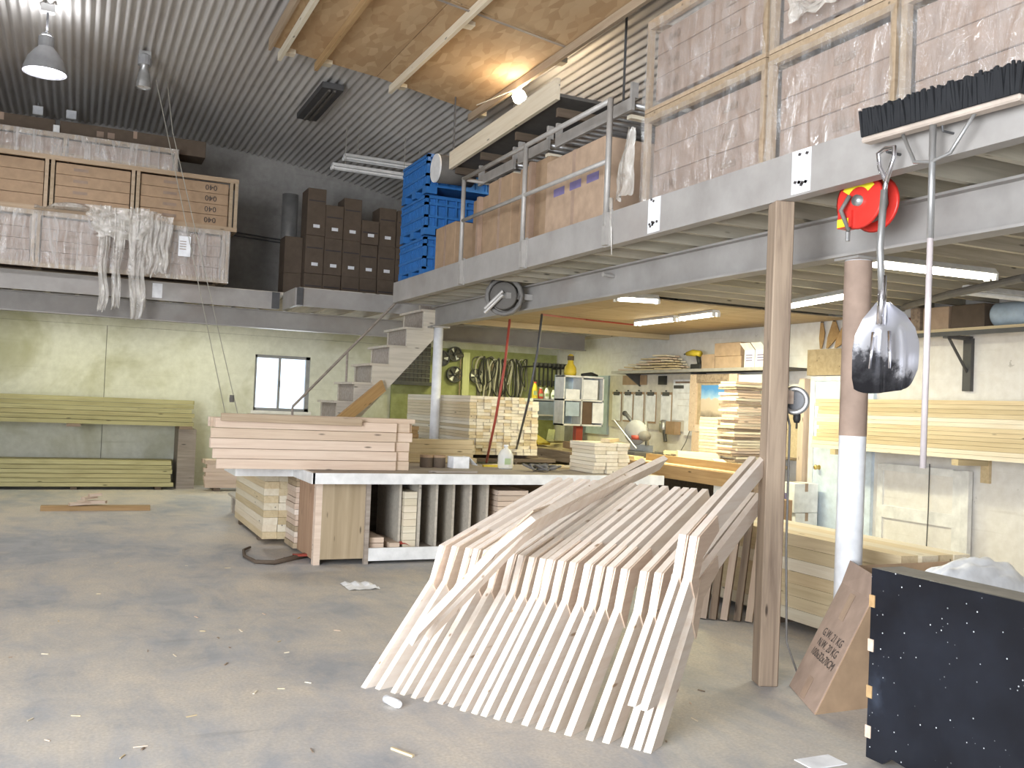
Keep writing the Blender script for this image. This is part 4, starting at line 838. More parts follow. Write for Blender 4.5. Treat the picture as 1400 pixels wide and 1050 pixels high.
q = P(1160, 300, X=3.80); B('guide_box', (q.x-.03, q.y-.05, q.z-.05), (q.x+.05, q.y+.05, q.z+.04), 'red_enamel', t); B('warning_label', (q.x-.033, q.y-.03, q.z-.045), (q.x-.0305, q.y+.05, q.z+.0), 'yellow_label', t)
MB().tube([rc+Vector((-.1, .03, .03)), rc+Vector((-.13, .06, -.05)), rc+Vector((-.08, .05, -.15)), q+Vector((0, 0, -.06))], .012, 8).build('hose_end', 'grey_rubber', t, True); MB().tube([q+Vector((0, 0, -.06)), q+Vector((0, 0, -.12))], .012).build('nozzle', 'galvanised', t)
B('mounting_bracket', (rc.x-.03, rc.y-.02, rc.z+.0), (rc.x+.03, rc.y+.02, 2.80), 'red_enamel', t)
rc = P(690, 405, X=3.98); t, M = reel('dusty dark hose reel bolted to the front of the steel beam', rc, .205, .11, (-.62, -.78, 0), 'shelf_dark', 'shelf_dark', 'grey_rubber', .72)
for s_ in (-.02, .02): MB().tube([rc+Vector((-.06, -.08, .02+s_)), rc+Vector((-.22, .0, -.17+s_))], .018).build('guide_arm', 'rail_steel', t)
B('mounting_bracket', (rc.x-.02, rc.y-.1, rc.z-.03), (4.255, rc.y+.1, rc.z+.03), 'rail_steel', t)
pa = [P(697, 437, X=4.2), P(690, 500, X=4.1), P(678, 570, X=4.0), P(665, 632, Z=TOPZ+.02)]; tag(MB().tube(pa, .014, 6).build('air_hose', 'red_hose', smooth=True), 'red air hose hanging from the ceiling down to the workbench', 'hose')
pa = [P(741, 430, X=4.6), P(735, 480, X=4.5), P(722, 550, X=4.4), P(704, 622, Z=TOPZ+.05)]; tag(MB().tube(pa, .014, 6).build('air_hose', 'dark_steel', smooth=True), 'dark cable hanging from the ceiling right of the red hose', 'cable')
pa = [P(741, 430, X=4.6), P(800, 437, Z=2.76), P(875, 445, Z=2.74)]; tag(MB().tube(pa, .012, 6).build('ceiling_hose', 'red_hose'), 'thin red hose running along the plywood ceiling', 'hose')
q = P(832, 377, X=4.2); tag(MB().tube([q+Vector((.06, 0, 0)), q+Vector((-.07, -.02, .005))], [.015, .02], 8).build('hook_bolt', 'rail_steel'), 'stubby steel bolt sticking out of the main beam', 'bolt')
# push broom, bristles up, hung on the fascia
bc = Vector((3.55, 3.12, 2.945)); t = thing('push_broom', 'wide push broom hung head-up with black bristles and long handle', 'broom', (3.55, 3.14, 1.34))
M = Matrix.Translation(bc) @ Matrix.Rotation(math.radians(1.5), 4, 'X')
m = MB().box((-.035, -.44, -.02), (.035, .44, .01), M); blk = m.build('broom_block', 'broom_block', t, bevel=.008)
br = MB()
for i in range(88):
    for j in range(7):
        y_ = -.43+.86*i/87+random.uniform(-.004, .004); x_ = -.03+.06*j/6; a = Vector((x_, y_, .01)); fl_ = (j-3)*.006+random.uniform(-.008, .008)
        b_ = Vector((x_+fl_, y_+random.uniform(-.015, .015)+(y_*.03), .135+random.uniform(-.014, .014)))
        w = .006; br.add([M @ p_ for p_ in (a+Vector((-w, -w, 0)), a+Vector((w, -w, 0)), a+Vector((w, w, 0)), a+Vector((-w, w, 0)), b_+Vector((-w, -w, 0)), b_+Vector((w, -w, 0)), b_+Vector((w, w, 0)), b_+Vector((-w, w, 0)))], [(0, 1, 5, 4), (1, 2, 6, 5), (2, 3, 7, 6), (3, 0, 4, 7), (4, 5, 6, 7)])
o = br.build('bristles', 'bristle', blk); o['kind'] = 'stuff'
MB().tube([bc+Vector((-.01, .02, -.02)), (3.545, 3.14, 2.4)], .016, 10).build('steel_sleeve', 'galvanised', t, True); MB().tube([(3.545, 3.14, 2.45), (3.55, 3.145, 1.34)], .0145, 10).build('handle', 'broom_handle', t, True)
MB().tube([bc+Vector((-.005, .2, -.02)), bc+Vector((-.01, .12, -.17)), bc+Vector((-.015, .02, -.19)), bc+Vector((-.01, -.08, -.17)), bc+Vector((-.005, -.2, -.02))], .009, 8).build('brace', 'galvanised', t, True)
MB().tube([(3.65, 3.12, 2.9), (3.58, 3.12, 2.9), (3.575, 3.12, 2.93)], .006).build('hanging_hook', 'dark_steel', t)
# scoop shovel hanging by its handle
t = thing('scoop_shovel', 'steel scoop shovel hanging blade-down by its grip from the mezzanine', 'shovel', (3.55, 3.42, 1.68))
yc = 3.43
MB().tube([(3.56, yc, 2.14), (3.54, yc+.005, 2.4), (3.55, yc, 2.68)], .017, 12).build('shaft', 'galvanised', t, True)
MB().tube([(3.56, yc+.003, 2.02), (3.56, yc, 2.26)], [.024, .019], 12).build('socket', 'chrome', t, True)
MB().tube([(3.55, yc, 2.66), (3.55, yc-.01, 2.72), (3.55, yc+.035, 2.80), (3.55, yc+.045, 2.87), (3.55, yc+.0, 2.885), (3.55, yc-.055, 2.88), (3.55, yc-.055, 2.83), (3.55, yc-.01, 2.72)], .012, 10).build('grip', 'chrome', t, True)
def blade(u, v):
    hw = [.03, .11, .155, .172, .172, .168, .15][min(6, int(v*6))]*(1-(v*6-int(v*6))) + [.03, .11, .155, .172, .172, .168, .15][min(6, int(v*6)+1)]*(v*6-int(v*6))
    s_ = (u-.5)*2; hw *= 1.2; y_ = yc - .02 - s_*hw - .075*v
    x_ = 3.54 + .05*(1-s_*s_) - .06*v*v + .012*math.exp(-((abs(s_)-.35)/.09)**2)*(v > .3)
    z_ = 2.13 - .44*v + .02*s_*v + .03*(abs(s_)**5)*max(0, v-.75)*4 - .03*(1-s_*s_)*(v < .3)*(0)
    return (x_, y_, z_)
sbl = MB().grid(blade, 36, 36).build('scoop_blade', 'scoop_steel', t, True)
for s_ in (.05, -.05): MB().tube([(3.53, yc-.03+s_, 1.98), (3.505, yc-.05+s_*1.25, 1.80)], [.010, .006], 8).build('stiffening_rib', 'chrome', sbl, True)
MB().tube([(3.65, yc, 2.87), (3.56, yc, 2.87), (3.55, yc, 2.89)], .007).build('hanging_hook', 'dark_steel', t)
# circular saw on the post
q = P(1087, 548, X=3.86); t = thing('circular_saw', 'grey circular saw hanging on the side of the timber post', 'power tool', q); M = Matrix.Translation(q) @ Matrix.Rotation(math.radians(-62), 4, 'Y') @ Matrix.Rotation(math.radians(78), 4, 'X')
M = Matrix.Translation(q) @ (Vector((-.75, -.65, .05)).to_track_quat('Z', 'Y').to_matrix().to_4x4())
MB().lathe([(.055, 0), (.085, .0), (.085, .03), (.075, .035), (.055, .035), (.055, 0)], M, 28, False).build('blade_guard', 'galvanised', t, True); MB().lathe([(.07, .012), (.002, .012)], M, 28, False).build('saw_blade', 'dark_steel', t)
MB().lathe([(.045, -.10), (.055, -.08), (.055, -.02), (.03, 0)], M, 16).build('motor_housing', 'grey_plastic', t, True)
MB().tube([q+Vector((-.02, .05, .08)), q+Vector((-.06, .09, .16)), q+Vector((-.03, .08, .22))], .018, 8).build('handle', 'galvanised', t, True); MB().lathe([(.015, 0), (.022, .02), (.022, .05), (.012, .06)], Matrix.Translation(q+Vector((0, -.02, -.13))), 12).build('knob', 'black_rubber', t, True)
B('wood_hanger', (3.745, q.y-.01, q.z-.02), (q.x-.02, q.y+.05, q.z+.06), 'pine_pink', t)
MB().tube([q+Vector((-.03, .08, .22)), q+Vector((-.08, .09, .2)), (3.775, 4.30, 1.5), (3.78, 4.30, .8), (3.79, 4.28, .25), (3.9, 4.3, .05), (4.05, 4.35, .02)], .007, 6).build('power_cord', 'grey_rubber', t, True)

# ================================================================== BLACK CRATE AND CARTON (right foreground)
t = thing('black_box', 'black-painted thick plywood case with finger-jointed corner in the right foreground', 'case', (3.43, 2.7, 0))
Hb = .865; yN = 1.75
poly = [(3.34, 3.225, .02), (3.34, 3.225, Hb+.012), (3.34, yN, Hb+.012), (3.34, yN, .0), (3.34, 2.95, .0), (3.34, 3.0, .05), (3.34, 3.08, .06), (3.34, 3.13, .02)]
MB().prism(poly, (.02, 0, 0)).build('side_panel', 'black_paint', t)
B('end_panel', (3.36, 3.2, .03), (3.52, 3.22, Hb-.0), 'black_paint', t); B('end_panel', (3.36, yN, .03), (3.52, yN+.02, Hb-.0), 'black_paint', t)
B('bottom_panel', (3.36, yN+.02, .08), (3.5, 3.2, .1), 'black_paint', t)
B('top_ledge', (3.36, yN, Hb), (3.53, 3.225, Hb+.012), 'dusty_grey', t); B('back_panel', (3.5, yN+.02, .0), (3.52, 3.2, Hb), 'black_paint', t)
for k, (z, mt) in enumerate([(.70, 'pine_orange'), (.50, 'pine_pink'), (.29, 'pine_orange'), (.11, 'pine_pink')]): B('finger_joint', (3.336, 3.2, z), (3.362, 3.232, z+.055), mt, t)
m = MB().grid(lambda u, v: (4.98+.5*(u-.5)*2, 4.02+.17*(v-.5)*2, .38+.36*math.sqrt(max(0, 1-((u-.5)*2)**2*.9))*math.sqrt(max(0, 1-((v-.5)*2)**2*.9))+.045*noise.noise(Vector((u*7, v*9, 3)))), 26, 30)
tag(m.build('plastic_bag', 'white_plastic', smooth=True), 'bulging white plastic bag inside the open carton at the right edge', 'bag')
# skewed open carton leaning behind the black bin
A0, B0 = P(1080, 938, Z=0), P(1114, 977, Z=0)
back = Vector((1.0, .0, 0)); A1 = P(1152, 797, Y=A0.y+.02); up_ = A1-A0; up_.y = .02
t = thing('open_carton', 'skewed open cardboard carton with weight print, beside the black case', 'box', (A0+B0)/2)
def wallq(p, q_, r_, s_, n_, mat='cardboard_pink', th=.006, nm2='carton_wall'):
    nn = (q_-p).cross(s_-p).normalized()*th; MB().prism([p, q_, r_, s_], nn).build(nm2, mat, t)
C0, D0 = B0+back, A0+back
wallq(A0, B0, B0+up_, A0+up_, 0); wallq(B0, C0, C0+up_, B0+up_, 0, 'cardboard'); wallq(C0, D0, D0+up_, C0+up_, 0, 'cardboard'); wallq(D0, A0, A0+up_, D0+up_, 0, 'cardboard')
wallq(A0+Vector((0, 0, .005)), B0+Vector((0, 0, .005)), C0+Vector((0, 0, .005)), D0+Vector((0, 0, .005)), 0, 'cardboard')
fu = up_.normalized()
wallq(A0+up_, B0+up_, B0+up_+Vector((.03, .01, .13)), A0+up_+Vector((.06, .0, .13)), 0, nm2='flap')
wallq(D0+up_, A0+up_, A0+up_+Vector((.06, .0, .10)), D0+up_+Vector((.06, .0, .10)), 0, 'cardboard', nm2='flap'); wallq(C0+up_, D0+up_, D0+up_+Vector((.16, 0, -.1)), C0+up_+Vector((.16, 0, -.1)), 0, 'cardboard', nm2='flap')
xd = (B0-A0).normalized(); yd = up_.normalized(); nrm = xd.cross(yd).normalized()
for k, s_ in enumerate(['G.W. 21 KG', 'N.W. 20 KG', '100x32x70CM']):
    c_ = (A0+B0)/2 + up_*(.56-.095*k); text('weight_print', s_, .066, 'ink', t, c_+xd*.02, xd, (yd - xd*yd.dot(xd)).normalized(), .010)
for (f_, l_) in ((.72, .3), (.02, .22)):
    p0 = (A0+B0)/2+up_*f_; m = MB().prism([p0-xd*.04+nrm*.008, p0+xd*.04+nrm*.008, p0+xd*.04+up_*l_*.8+nrm*.008, p0-xd*.04+up_*l_*.8+nrm*.008], nrm*.001); m.build('packing_tape', 'tape', t)
# floor lumber pile behind the post
for yy in (4.6, 5.6, 6.9): tag(B('bearer', (4.86, yy, 0), (5.42, yy+.09, .06), 'dark_wood'), {4.6: 'near bearer under the low yellow pile by the white column', 5.6: 'middle bearer under the low yellow pile by the white column', 6.9: 'far bearer under the low yellow pile by the white column'}[yy], 'bearer')
lumber('yellow plank in low pile behind the column', 'low pile behind the column', 'pine_yellow', 'y', 4.84, 4.42, .062, 7, 4, 2.9, .145, .088, .02, mats=['pine_yellow', 'pine_pale'])
for k, (px, dx) in enumerate([(962, .02), (975, .0), (990, .03), (1008, .01), (1024, .02)]):
    q = P(px, 845+k*1.2, Z=0); tag(board('upright_board', (q.x, q.y, .0), (q.x+.12+dx, q.y+.05, .78), .05, .10, 'weathered' if k % 2 else 'pine_pink', up=(1, 1, 0)), f'upright rough board leaning on the low yellow pile, {ordw(k)} from the left', 'board', 'boards leaning on the low pile')

# ================================================================== FLOOR DEBRIS
q = P(534, 965, Z=0); t = thing('plastic_tube', 'small white plastic tube lying before the row of frames', 'tube', q); MB().tube([q+Vector((-.01, .05, .022)), q+Vector((.02, -.05, .022))], .022, 12).build('tube_body', 'white_plastic', t, True); MB().tube([q+Vector((.02, -.05, .022)), q+Vector((.024, -.063, .022))], .018, 12).build('tube_cap', 'paper', t)
q = P(492, 802, Z=0); tag(MB().grid(lambda u, v: (q.x+.26*(u-.5), q.y+.3*(v-.5), .004+.025*abs(noise.noise(Vector((u*3, v*3, 5))))), 6, 6).build('paper_scrap', 'paper'), 'crumpled pale paper scrap on the floor below the bench', 'paper')
q = P(1122, 1042, Z=0); tag(B('paper_sheet', (q.x-.1, q.y-.06, 0), (q.x+.1, q.y+.06, .003), 'paper'), 'white paper sheet on the floor at the bottom edge', 'paper')
q = P(550, 1030, Z=0); tag(board('wood_splinter', q+Vector((-.03, .06, .006)), q+Vector((.03, -.06, .006)), .014, .01, 'pine_yellow'), 'yellow wood splinter on the floor left of the frame row', 'splinter')
for k in range(38):
    px, py = random.uniform(10, 980), random.uniform(760, 1045)
    if px > 480 and py < 1035 and px < 900: px = random.uniform(10, 470)
    q = P(px, py, Z=0); a = random.uniform(0, 6.3); l_ = random.uniform(.008, .03); d = Vector((math.cos(a), math.sin(a), 0))*l_
    tag(board('wood_chip', q-d+Vector((0, 0, .003)), q+d+Vector((0, 0, .004)), random.choice([.005, .009]), .004, random.choice(['pine_yellow', 'pine_pale', 'pine_yellow', 'weathered', 'pine_pink'])), 'tiny wood chip scattered on the open floor', 'wood chip', 'chips on the floor')
# ================================================================== WORKSHOP SIDE UNDER THE MEZZANINE
sb = thing('side_bench', 'long rear side bench along the right wall with orange plank edge', 'workbench', (7.6, 12, 0))
SX = 6.72; SZ = .90
for k in range(9): board('bench_plank', (SX+.1+k*.208, 8.2 if k < 2 else 9.75, SZ-.02), (SX+.1+k*.208, 16.3, SZ-.02), .204, .04, 'pine_yellow', parent=sb)
board('edge_plank', (SX-.02, 8.2, SZ-.09), (SX-.02, 12.3, SZ-.09), .035, .16, 'pine_orange', parent=sb); board('edge_plank', (SX-.02, 12.32, SZ-.09), (SX-.02, 16.3, SZ-.09), .035, .16, 'weathered', parent=sb)
for yy in (8.25, 10.2, 12.3, 14.3, 16.2):
    for xx in (SX+.02, 8.45 if yy > 9 else 6.98): B('leg', (xx, yy-.04, 0), (xx+.08, yy+.04, SZ-.04), 'weathered', sb)
B('back_panel', (8.2, 9.8, .05), (8.22, 16.3, SZ-.05), 'dark_wood', sb)
# pieces stored under it
for k, (y0, y1, h_, mt, lab) in enumerate([(8.45, 8.85, .6, 'cardboard', 'brown carton under the near end of the side bench'), (8.95, 9.2, .7, 'paper', 'slim white box under the side bench near its end'), (9.3, 9.9, .5, 'dark_and_shaded_card', 'dark carton under the side bench'), (12.9, 13.6, .3, 'blue_panel', 'pale blue box on the floor under the far side bench')]):
    carton('stored_box', lab, (6.95, y0, 0), (7.5, y1, h_), mt, None, 'y')
# orange fence rails of the mitre saw station
tag(board('fence_rail', (6.9, 8.35, SZ+.045), (6.92, 10.6, SZ+.045), .05, .088, 'pine_orange'), 'orange-brown fence rail along the front of the side bench', 'board'); tag(board('fence_rail', (7.02, 8.4, SZ+.028), (7.04, 10.5, SZ+.028), .09, .05, 'pine_pale'), 'pale board lying behind the orange fence rail', 'board')
tag(board('loose_board', (6.85, 10.7, SZ+.02), (6.83, 12.2, SZ+.02), .15, .035, 'pine_yellow'), 'yellow loose board lying beyond the fence rail', 'board')
for k, (px, py, dx, dy, w_, h_, mt) in enumerate([(955, 608, -.5, .25, .14, .12, 'pine_pale'), (985, 603, .3, .5, .14, .04, 'pine_pale'), (905, 606, -.1, .35, .1, .04, 'pine_yellow'), (930, 600, -.3, .3, .1, .05, 'pine_yellow')]):
    q = P(px, py, X=7.5); z = SZ+.002+h_/2+(.05 if k == 3 else 0); tag(board('cut_board', (7.5-dx/2, q.y-dy/2, z), (7.5+dx/2, q.y+dy/2, z+.02), w_, h_, mt), ['wide pale board tilted on the side bench before the tall stack', 'flat pale board on the side bench beside the tilted one', 'yellow short board right of the mitre saw', 'short yellow board lying behind the mitre saw offcuts'][k], 'board')
# mitre saw
q = Vector((7.25, 11.35, SZ)); t = thing('mitre_saw', 'dark grey mitre saw standing on the side bench', 'power tool', q); T = Matrix.Translation
B('saw_base', (q.x-.25, q.y-.3, SZ), (q.x+.25, q.y+.3, SZ+.08), 'dark_steel', t, .01); B('saw_fence', (q.x+.05, q.y-.3, SZ+.08), (q.x+.08, q.y+.3, SZ+.17), 'galvanised', t)
M = T(q+Vector((0, 0, .33))) @ Matrix.Rotation(math.radians(90), 4, 'X') @ Matrix.Rotation(.25, 4, 'Z')
MB().lathe([(.02, -.03), (.17, -.03), (.18, 0), (.17, .03), (.02, .03)], T(q+Vector((-.05, 0, .34))) @ Vector((-1, -.55, 0)).to_track_quat('Z', 'Y').to_matrix().to_4x4(), 24).build('blade_guard', 'grey_plastic', t, True)
MB().tube([q+Vector((.1, .25, .28)), q+Vector((-.02, -.22, .30))], [.085, .07], 14).build('motor', 'grey_rubber', t, True); MB().lathe([(.072, 0), (.075, .06)], T(q+Vector((-.05, -.02, .24))), 14).build('red_band', 'red_hose', t, True)
MB().tube([q+Vector((-.05, .05, .45)), q+Vector((-.1, .18, .58)), q+Vector((-.06, .3, .60))], [.025, .028, .04], 10).build('handle', 'dark_steel', t, True); MB().tube([q+Vector((.22, .1, .08)), q+Vector((.2, .15, .5))], .03).build('pivot_arm', 'galvanised', t, True)
MB().tube([q+Vector((-.25, .28, .5)), q+Vector((-.1, -.1, .12))], .012).build('guard_rod', 'galvanised', t)
for k in range(5):
    a = k*1.2; tag(board('wood_scrap', (7.05+.08*k, 10.75-.06*k, SZ+.02+.012*k), (7.2+.05*k, 10.95-.06*k, SZ+.02+.012*k), .06, .03, 'dark_wood' if k % 2 else 'weathered'), f'dark scrap in the heap right of the mitre saw, {ordw(k)} from the left', 'offcut', 'scraps by the mitre saw')
# wall panelling, clipboards and papers on the right wall
tag(B('pegboard', (8.56, 11.4, 1.25), (8.598, 14.4, 2.145), 'peg_beige'), 'white backing board behind the clipboards on the right wall', 'board')
tag(B('blue_board', (8.55, 14.45, 1.1), (8.598, 15.3, 2.145), 'blue_panel'), 'pale blue tall board on the right wall left of the clipboards', 'board')
ypos = [14.13, 13.76, 13.42, 13.06, 12.62]
for k, yy in enumerate(ypos):
    t = thing('clipboard', f'clipboard with white sheets on the right wall, {["first", "second", "third", "fourth", "fifth"][k]} from the left in its row', 'clipboard', (8.54, yy, 1.4), 'clipboards on the wall')
    B('board', (8.548, yy-.155, 1.35), (8.556, yy+.155, 1.86), 'cardboard', t); B('paper_sheets', (8.542, yy-.14, 1.36+.02*(k % 2)), (8.548, yy+.14, 1.82), 'paper', t); B('clip', (8.53, yy-.09, 1.80), (8.546, yy+.09, 1.86), 'dark_steel', t); MB().tube([(8.55, yy, 1.88), (8.53, yy, 1.88)], .012).build('nail', 'dark_steel', t)
t = thing('clipboard', 'largest white notice sheet with dark heading beside the clipboards', 'notice', (8.54, 12.2, 1.4)); B('board', (8.548, 11.86, 1.42), (8.556, 12.44, 2.06), 'paper', t); B('heading', (8.545, 11.9, 2.0), (8.548, 12.38, 2.03), 'ink_faint', t); B('clip', (8.53, 12.15, 1.92), (8.546, 12.4, 1.97), 'dark_steel', t)
for k in range(3): B('printed_line', (8.546, 11.95, 1.85-.1*k), (8.548, 12.3, 1.853-.1*k), 'ink_faint', t)
tag(B('notice_sheet', (8.54, 11.72, 1.2), (8.546, 12.1, 1.5), 'paper'), 'lower white sheet pinned under the notice on the right wall', 'paper')
tag(B('cork_tag', (8.54, 13.2, 1.98), (8.55, 13.95, 2.14), 'cardboard'), 'brown card strip above the clipboards', 'card'); tag(B('wall_box', (8.5, 12.62, 1.98), (8.55, 12.8, 2.12), 'black_rubber'), 'small black box on the wall above the clipboards', 'box')
tag(MB().tube([(8.5, 11.75, 1.55), (8.48, 11.95, 1.1), (8.46, 12.05, .95), (8.48, 11.6, .98), (8.5, 11.75, 1.55)], .008, 6).build('wire_loop', 'grey_rubber'), 'thin grey wire loop hanging between notice and picture', 'wire')
t = thing('wall_sander', 'grey hand tool hanging on the wall below the notice', 'tool', (8.45, 12.55, 1.3)); MB().lathe([(.06, 0), (.075, .05), (.07, .17), (.03, .2)], T(Vector((8.47, 12.55, 1.22))), 14).build('tool_body', 'galvanised', t, True); MB().tube([(8.45, 12.5, 1.25), (8.44, 12.44, 1.08)], .03).build('grip', 'dark_steel', t)
tag(B('shelf_card', (8.44, 12.2, 1.2), (8.55, 12.45, 1.4), 'cardboard'), 'small brown card box on the wall beside the hand tool', 'box')
# framed window leaning with landscape print
t = thing('picture_frame', 'wooden frame with blue-sky landscape print leaning on the right wall', 'picture', (8.3, 11.1, 1.3))
y0, y1, z0, z1, xf = 10.52, 11.62, 1.28, 2.12, 8.28
B('frame_stile', (xf, y1-.16, z0), (xf+.06, y1, z1), 'pine_pink', t); B('frame_stile', (xf, y0, z0), (xf+.06, y0+.18, z1), 'pine_pink', t); B('frame_rail', (xf, y0+.18, z0), (xf+.06, y1-.16, z0+.1), 'pine_pink', t); B('frame_rail', (xf, y0+.18, z1-.12), (xf+.06, y1-.16, z1), 'weathered', t)
B('inner_panel', (xf+.03, y0+.18, z0+.1), (xf+.04, y1-.16, z1-.12), 'plywood', t); B('landscape_print', (xf+.02, y0+.26, z0+.22), (xf+.03, y1-.26, z1-.16), 'landscape_print', t); B('side_board', (xf+.01, y0-.5, z0+.05), (xf+.05, y0-.02, z1-.02), 'white_trim', t)
tag(B('support_block', (xf-.02, 10.75, .902), (xf+.2, 11.5, 1.275), 'pine_pink'), 'low pinkish board stack under the picture frame', 'board')
# tall stacks of thin panels with ragged edges
for r in range(30):
    z = SZ+.004+r*.036; tag(board('thin_panel', (7.72+random.uniform(-.05, .05), 9.98+random.uniform(-.02, .02), z+.015), (8.14, 9.98+random.uniform(-.02, .02), z+.015), .34+random.uniform(-.09, .09), .03, random.choice(['pine_pink', 'pine_pale', 'weathered'])), f'thin panel in the tall ragged stack by the post, {ordw(r)} from the bottom', 'panel', 'tall ragged panel stack')
for r in range(14):
    z = SZ+.004+r*.043; tag(board('thin_panel', (7.78, 10.46, z+.02), (8.14, 10.46, z+.02), .40+random.uniform(-.02, .02), .038, random.choice(['pine_pale', 'pine_pink'])), f'thin panel in the lower neat stack under the picture, {ordw(r)} from the bottom', 'panel', 'lower neat panel stack')
# wall shelf with clutter
sh = thing('wall_shelf', 'long dark-edged wall shelf above the clipboards holding offcuts and boxes', 'shelf', (8.4, 11.7, 2.15)); B('shelf_board', (8.2, 9.5, 2.155), (8.6, 13.75, 2.19), 'shelf_dark', sh); B('edge_strip', (8.19, 9.5, 2.15), (8.2, 13.75, 2.195), 'rail_steel', sh)
for yy in (9.8, 11.6, 13.4): MB().prism([(8.555, yy, 2.155), (8.25, yy, 2.155), (8.555, yy, 1.95)], (0, .03, 0)).build('bracket', 'dark_steel', sh)
for lay in range(6):
    for lane in range(3):
        y_ = 11.85+.07*lay+.02*lane; hi = 13.6-.16*lay-.03*lane
        while y_ < hi-.15:
            l_ = min(random.uniform(.18, .5), hi-y_)
            if lay < 5 or random.random() < .6: tag(board('offcut', (8.26+.11*lane+random.uniform(-.015, .015), y_, 2.205+.042*lay), (8.26+.11*lane+random.uniform(-.015, .015), y_+l_-.01, 2.205+.042*lay+random.uniform(0, .012)), random.uniform(.05, .085), .024, random.choice(['pine_yellow', 'pine_yellow', 'pine_pale', 'pine_pink'])), 'small yellowish wooden offcut in the long heap on the wall shelf', 'offcut', 'offcut heap on the wall shelf')
            y_ += l_
t = thing('cordless_drill', 'black and yellow cordless drill lying on the wall shelf', 'power tool', (8.3, 11.45, 2.19)); MB().tube([(8.3, 11.75, 2.43), (8.3, 11.6, 2.44), (8.3, 11.42, 2.42)], [.03, .05, .045], 10).build('drill_body', 'yellow_paint', t, True); MB().tube([(8.3, 11.47, 2.40), (8.3, 11.42, 2.25)], .035, 10).build('grip', 'black_rubber', t, True); B('battery', (8.24, 11.33, 2.19), (8.36, 11.58, 2.27), 'black_rubber', t, .01); MB().tube([(8.3, 11.75, 2.43), (8.3, 11.82, 2.425)], .012).build('chuck', 'dark_steel', t)
for k, (y0, y1, z0, z1, lab) in enumerate([(11.0, 11.3, 2.192, 2.40, 'small brown carton on the wall shelf right of the drill'), (10.4, 10.98, 2.192, 2.36, 'low brown carton in the middle of the wall shelf'), (10.42, 11.0, 2.363, 2.55, 'upper larger brown carton stacked on the wall shelf')]): carton('shelf_carton', lab, (8.24, y0, z0), (8.55, y1, z1), 'cardboard_light', None, 'y')
for k, y0 in enumerate((10.12, 9.89)):
    lab = ['left of two white printed boxes with open flaps on the shelf', 'right of two white printed boxes with open flaps on the shelf'][k]; t = carton('white_box', lab, (8.22, y0-.02, 2.192), (8.5, y0+.19, 2.43), 'paper')
    MB().prism([(8.22, y0-.02, 2.43), (8.22, y0+.19, 2.43), (8.16, y0+.22, 2.52), (8.16, y0+.01, 2.52)], (.003, 0, 0)).build('open_flap', 'paper', t)
    for j in range(3): B('printed_line', (8.2185, y0+.02, 2.28+.035*j), (8.2198, y0+.15, 2.295+.035*j), 'ink_blue', body(t))
# right shelf with rolls
sh = thing('wall_shelf', 'yellow-edged shelf high on the right wall at the picture edge', 'shelf', (8.4, 6, 2.5)); board('shelf_board', (8.4, 8.1, 2.52), (8.4, 3.0, 2.52), .36, .035, 'pine_yellow', parent=sh); B('edge_angle', (8.2, 3.0, 2.46), (8.22, 8.1, 2.505), 'dark_steel', sh)
for yy in (7.05, 5.0):
    B('bracket_leg', (8.55, yy-.05, 1.9), (8.6, yy+.05, 2.46), 'dark_steel', sh); B('bracket_arm', (8.22, yy-.03, 2.44), (8.6, yy+.03, 2.48), 'dark_steel', sh); MB().tube([(8.56, yy, 2.1), (8.28, yy, 2.44)], .015).build('bracket_brace', 'dark_steel', sh)
for k, (y0, y1, z1, mt, lab) in enumerate([(7.75, 8.05, 2.72, 'red_hose', 'dark red box at the left end of the high right shelf'), (7.42, 7.55, 2.79, 'weathered', 'dark bundle of sticks upright on the high right shelf'), (7.05, 7.38, 2.78, 'cardboard_light', 'tan carton on the high right shelf'), (6.62, 7.02, 2.78, 'dark_and_shaded_card', 'brown carton on the high right shelf')]): carton('shelf_carton', lab, (8.26, y0, 2.54), (8.56, y1, z1), mt, None, 'y')
for k, (y0, y1, mt) in enumerate([(6.2, 6.58, 'blue_panel'), (5.2, 6.18, 'wall_cream')]):
    t = thing('roll', ['grey-blue insulation roll on the high right shelf', 'cream long roll at the right end of the high shelf'][k], 'roll', (8.4, (y0+y1)/2, 2.54)); M = T(Vector((8.4, y0, 2.663))) @ Matrix.Rotation(math.radians(-90), 4, 'X'); MB().lathe([(.118, 0), (.123, .02), (.123, y1-y0-.02), (.118, y1-y0)], M, 20).build('roll_body', mt, t, True); MB().lathe([(.05, -.003), (.05, .0)], M, 16).build('core', 'cardboard', t)
tag(MB().tube([P(1235, 420, X=8.2), P(1300, 402, Z=2.72), P(1400, 380, Z=2.76)], .035, 10).build('ceiling_pipe', 'grey_rubber'), 'dark pipe running under the mezzanine joists at the right', 'pipe')
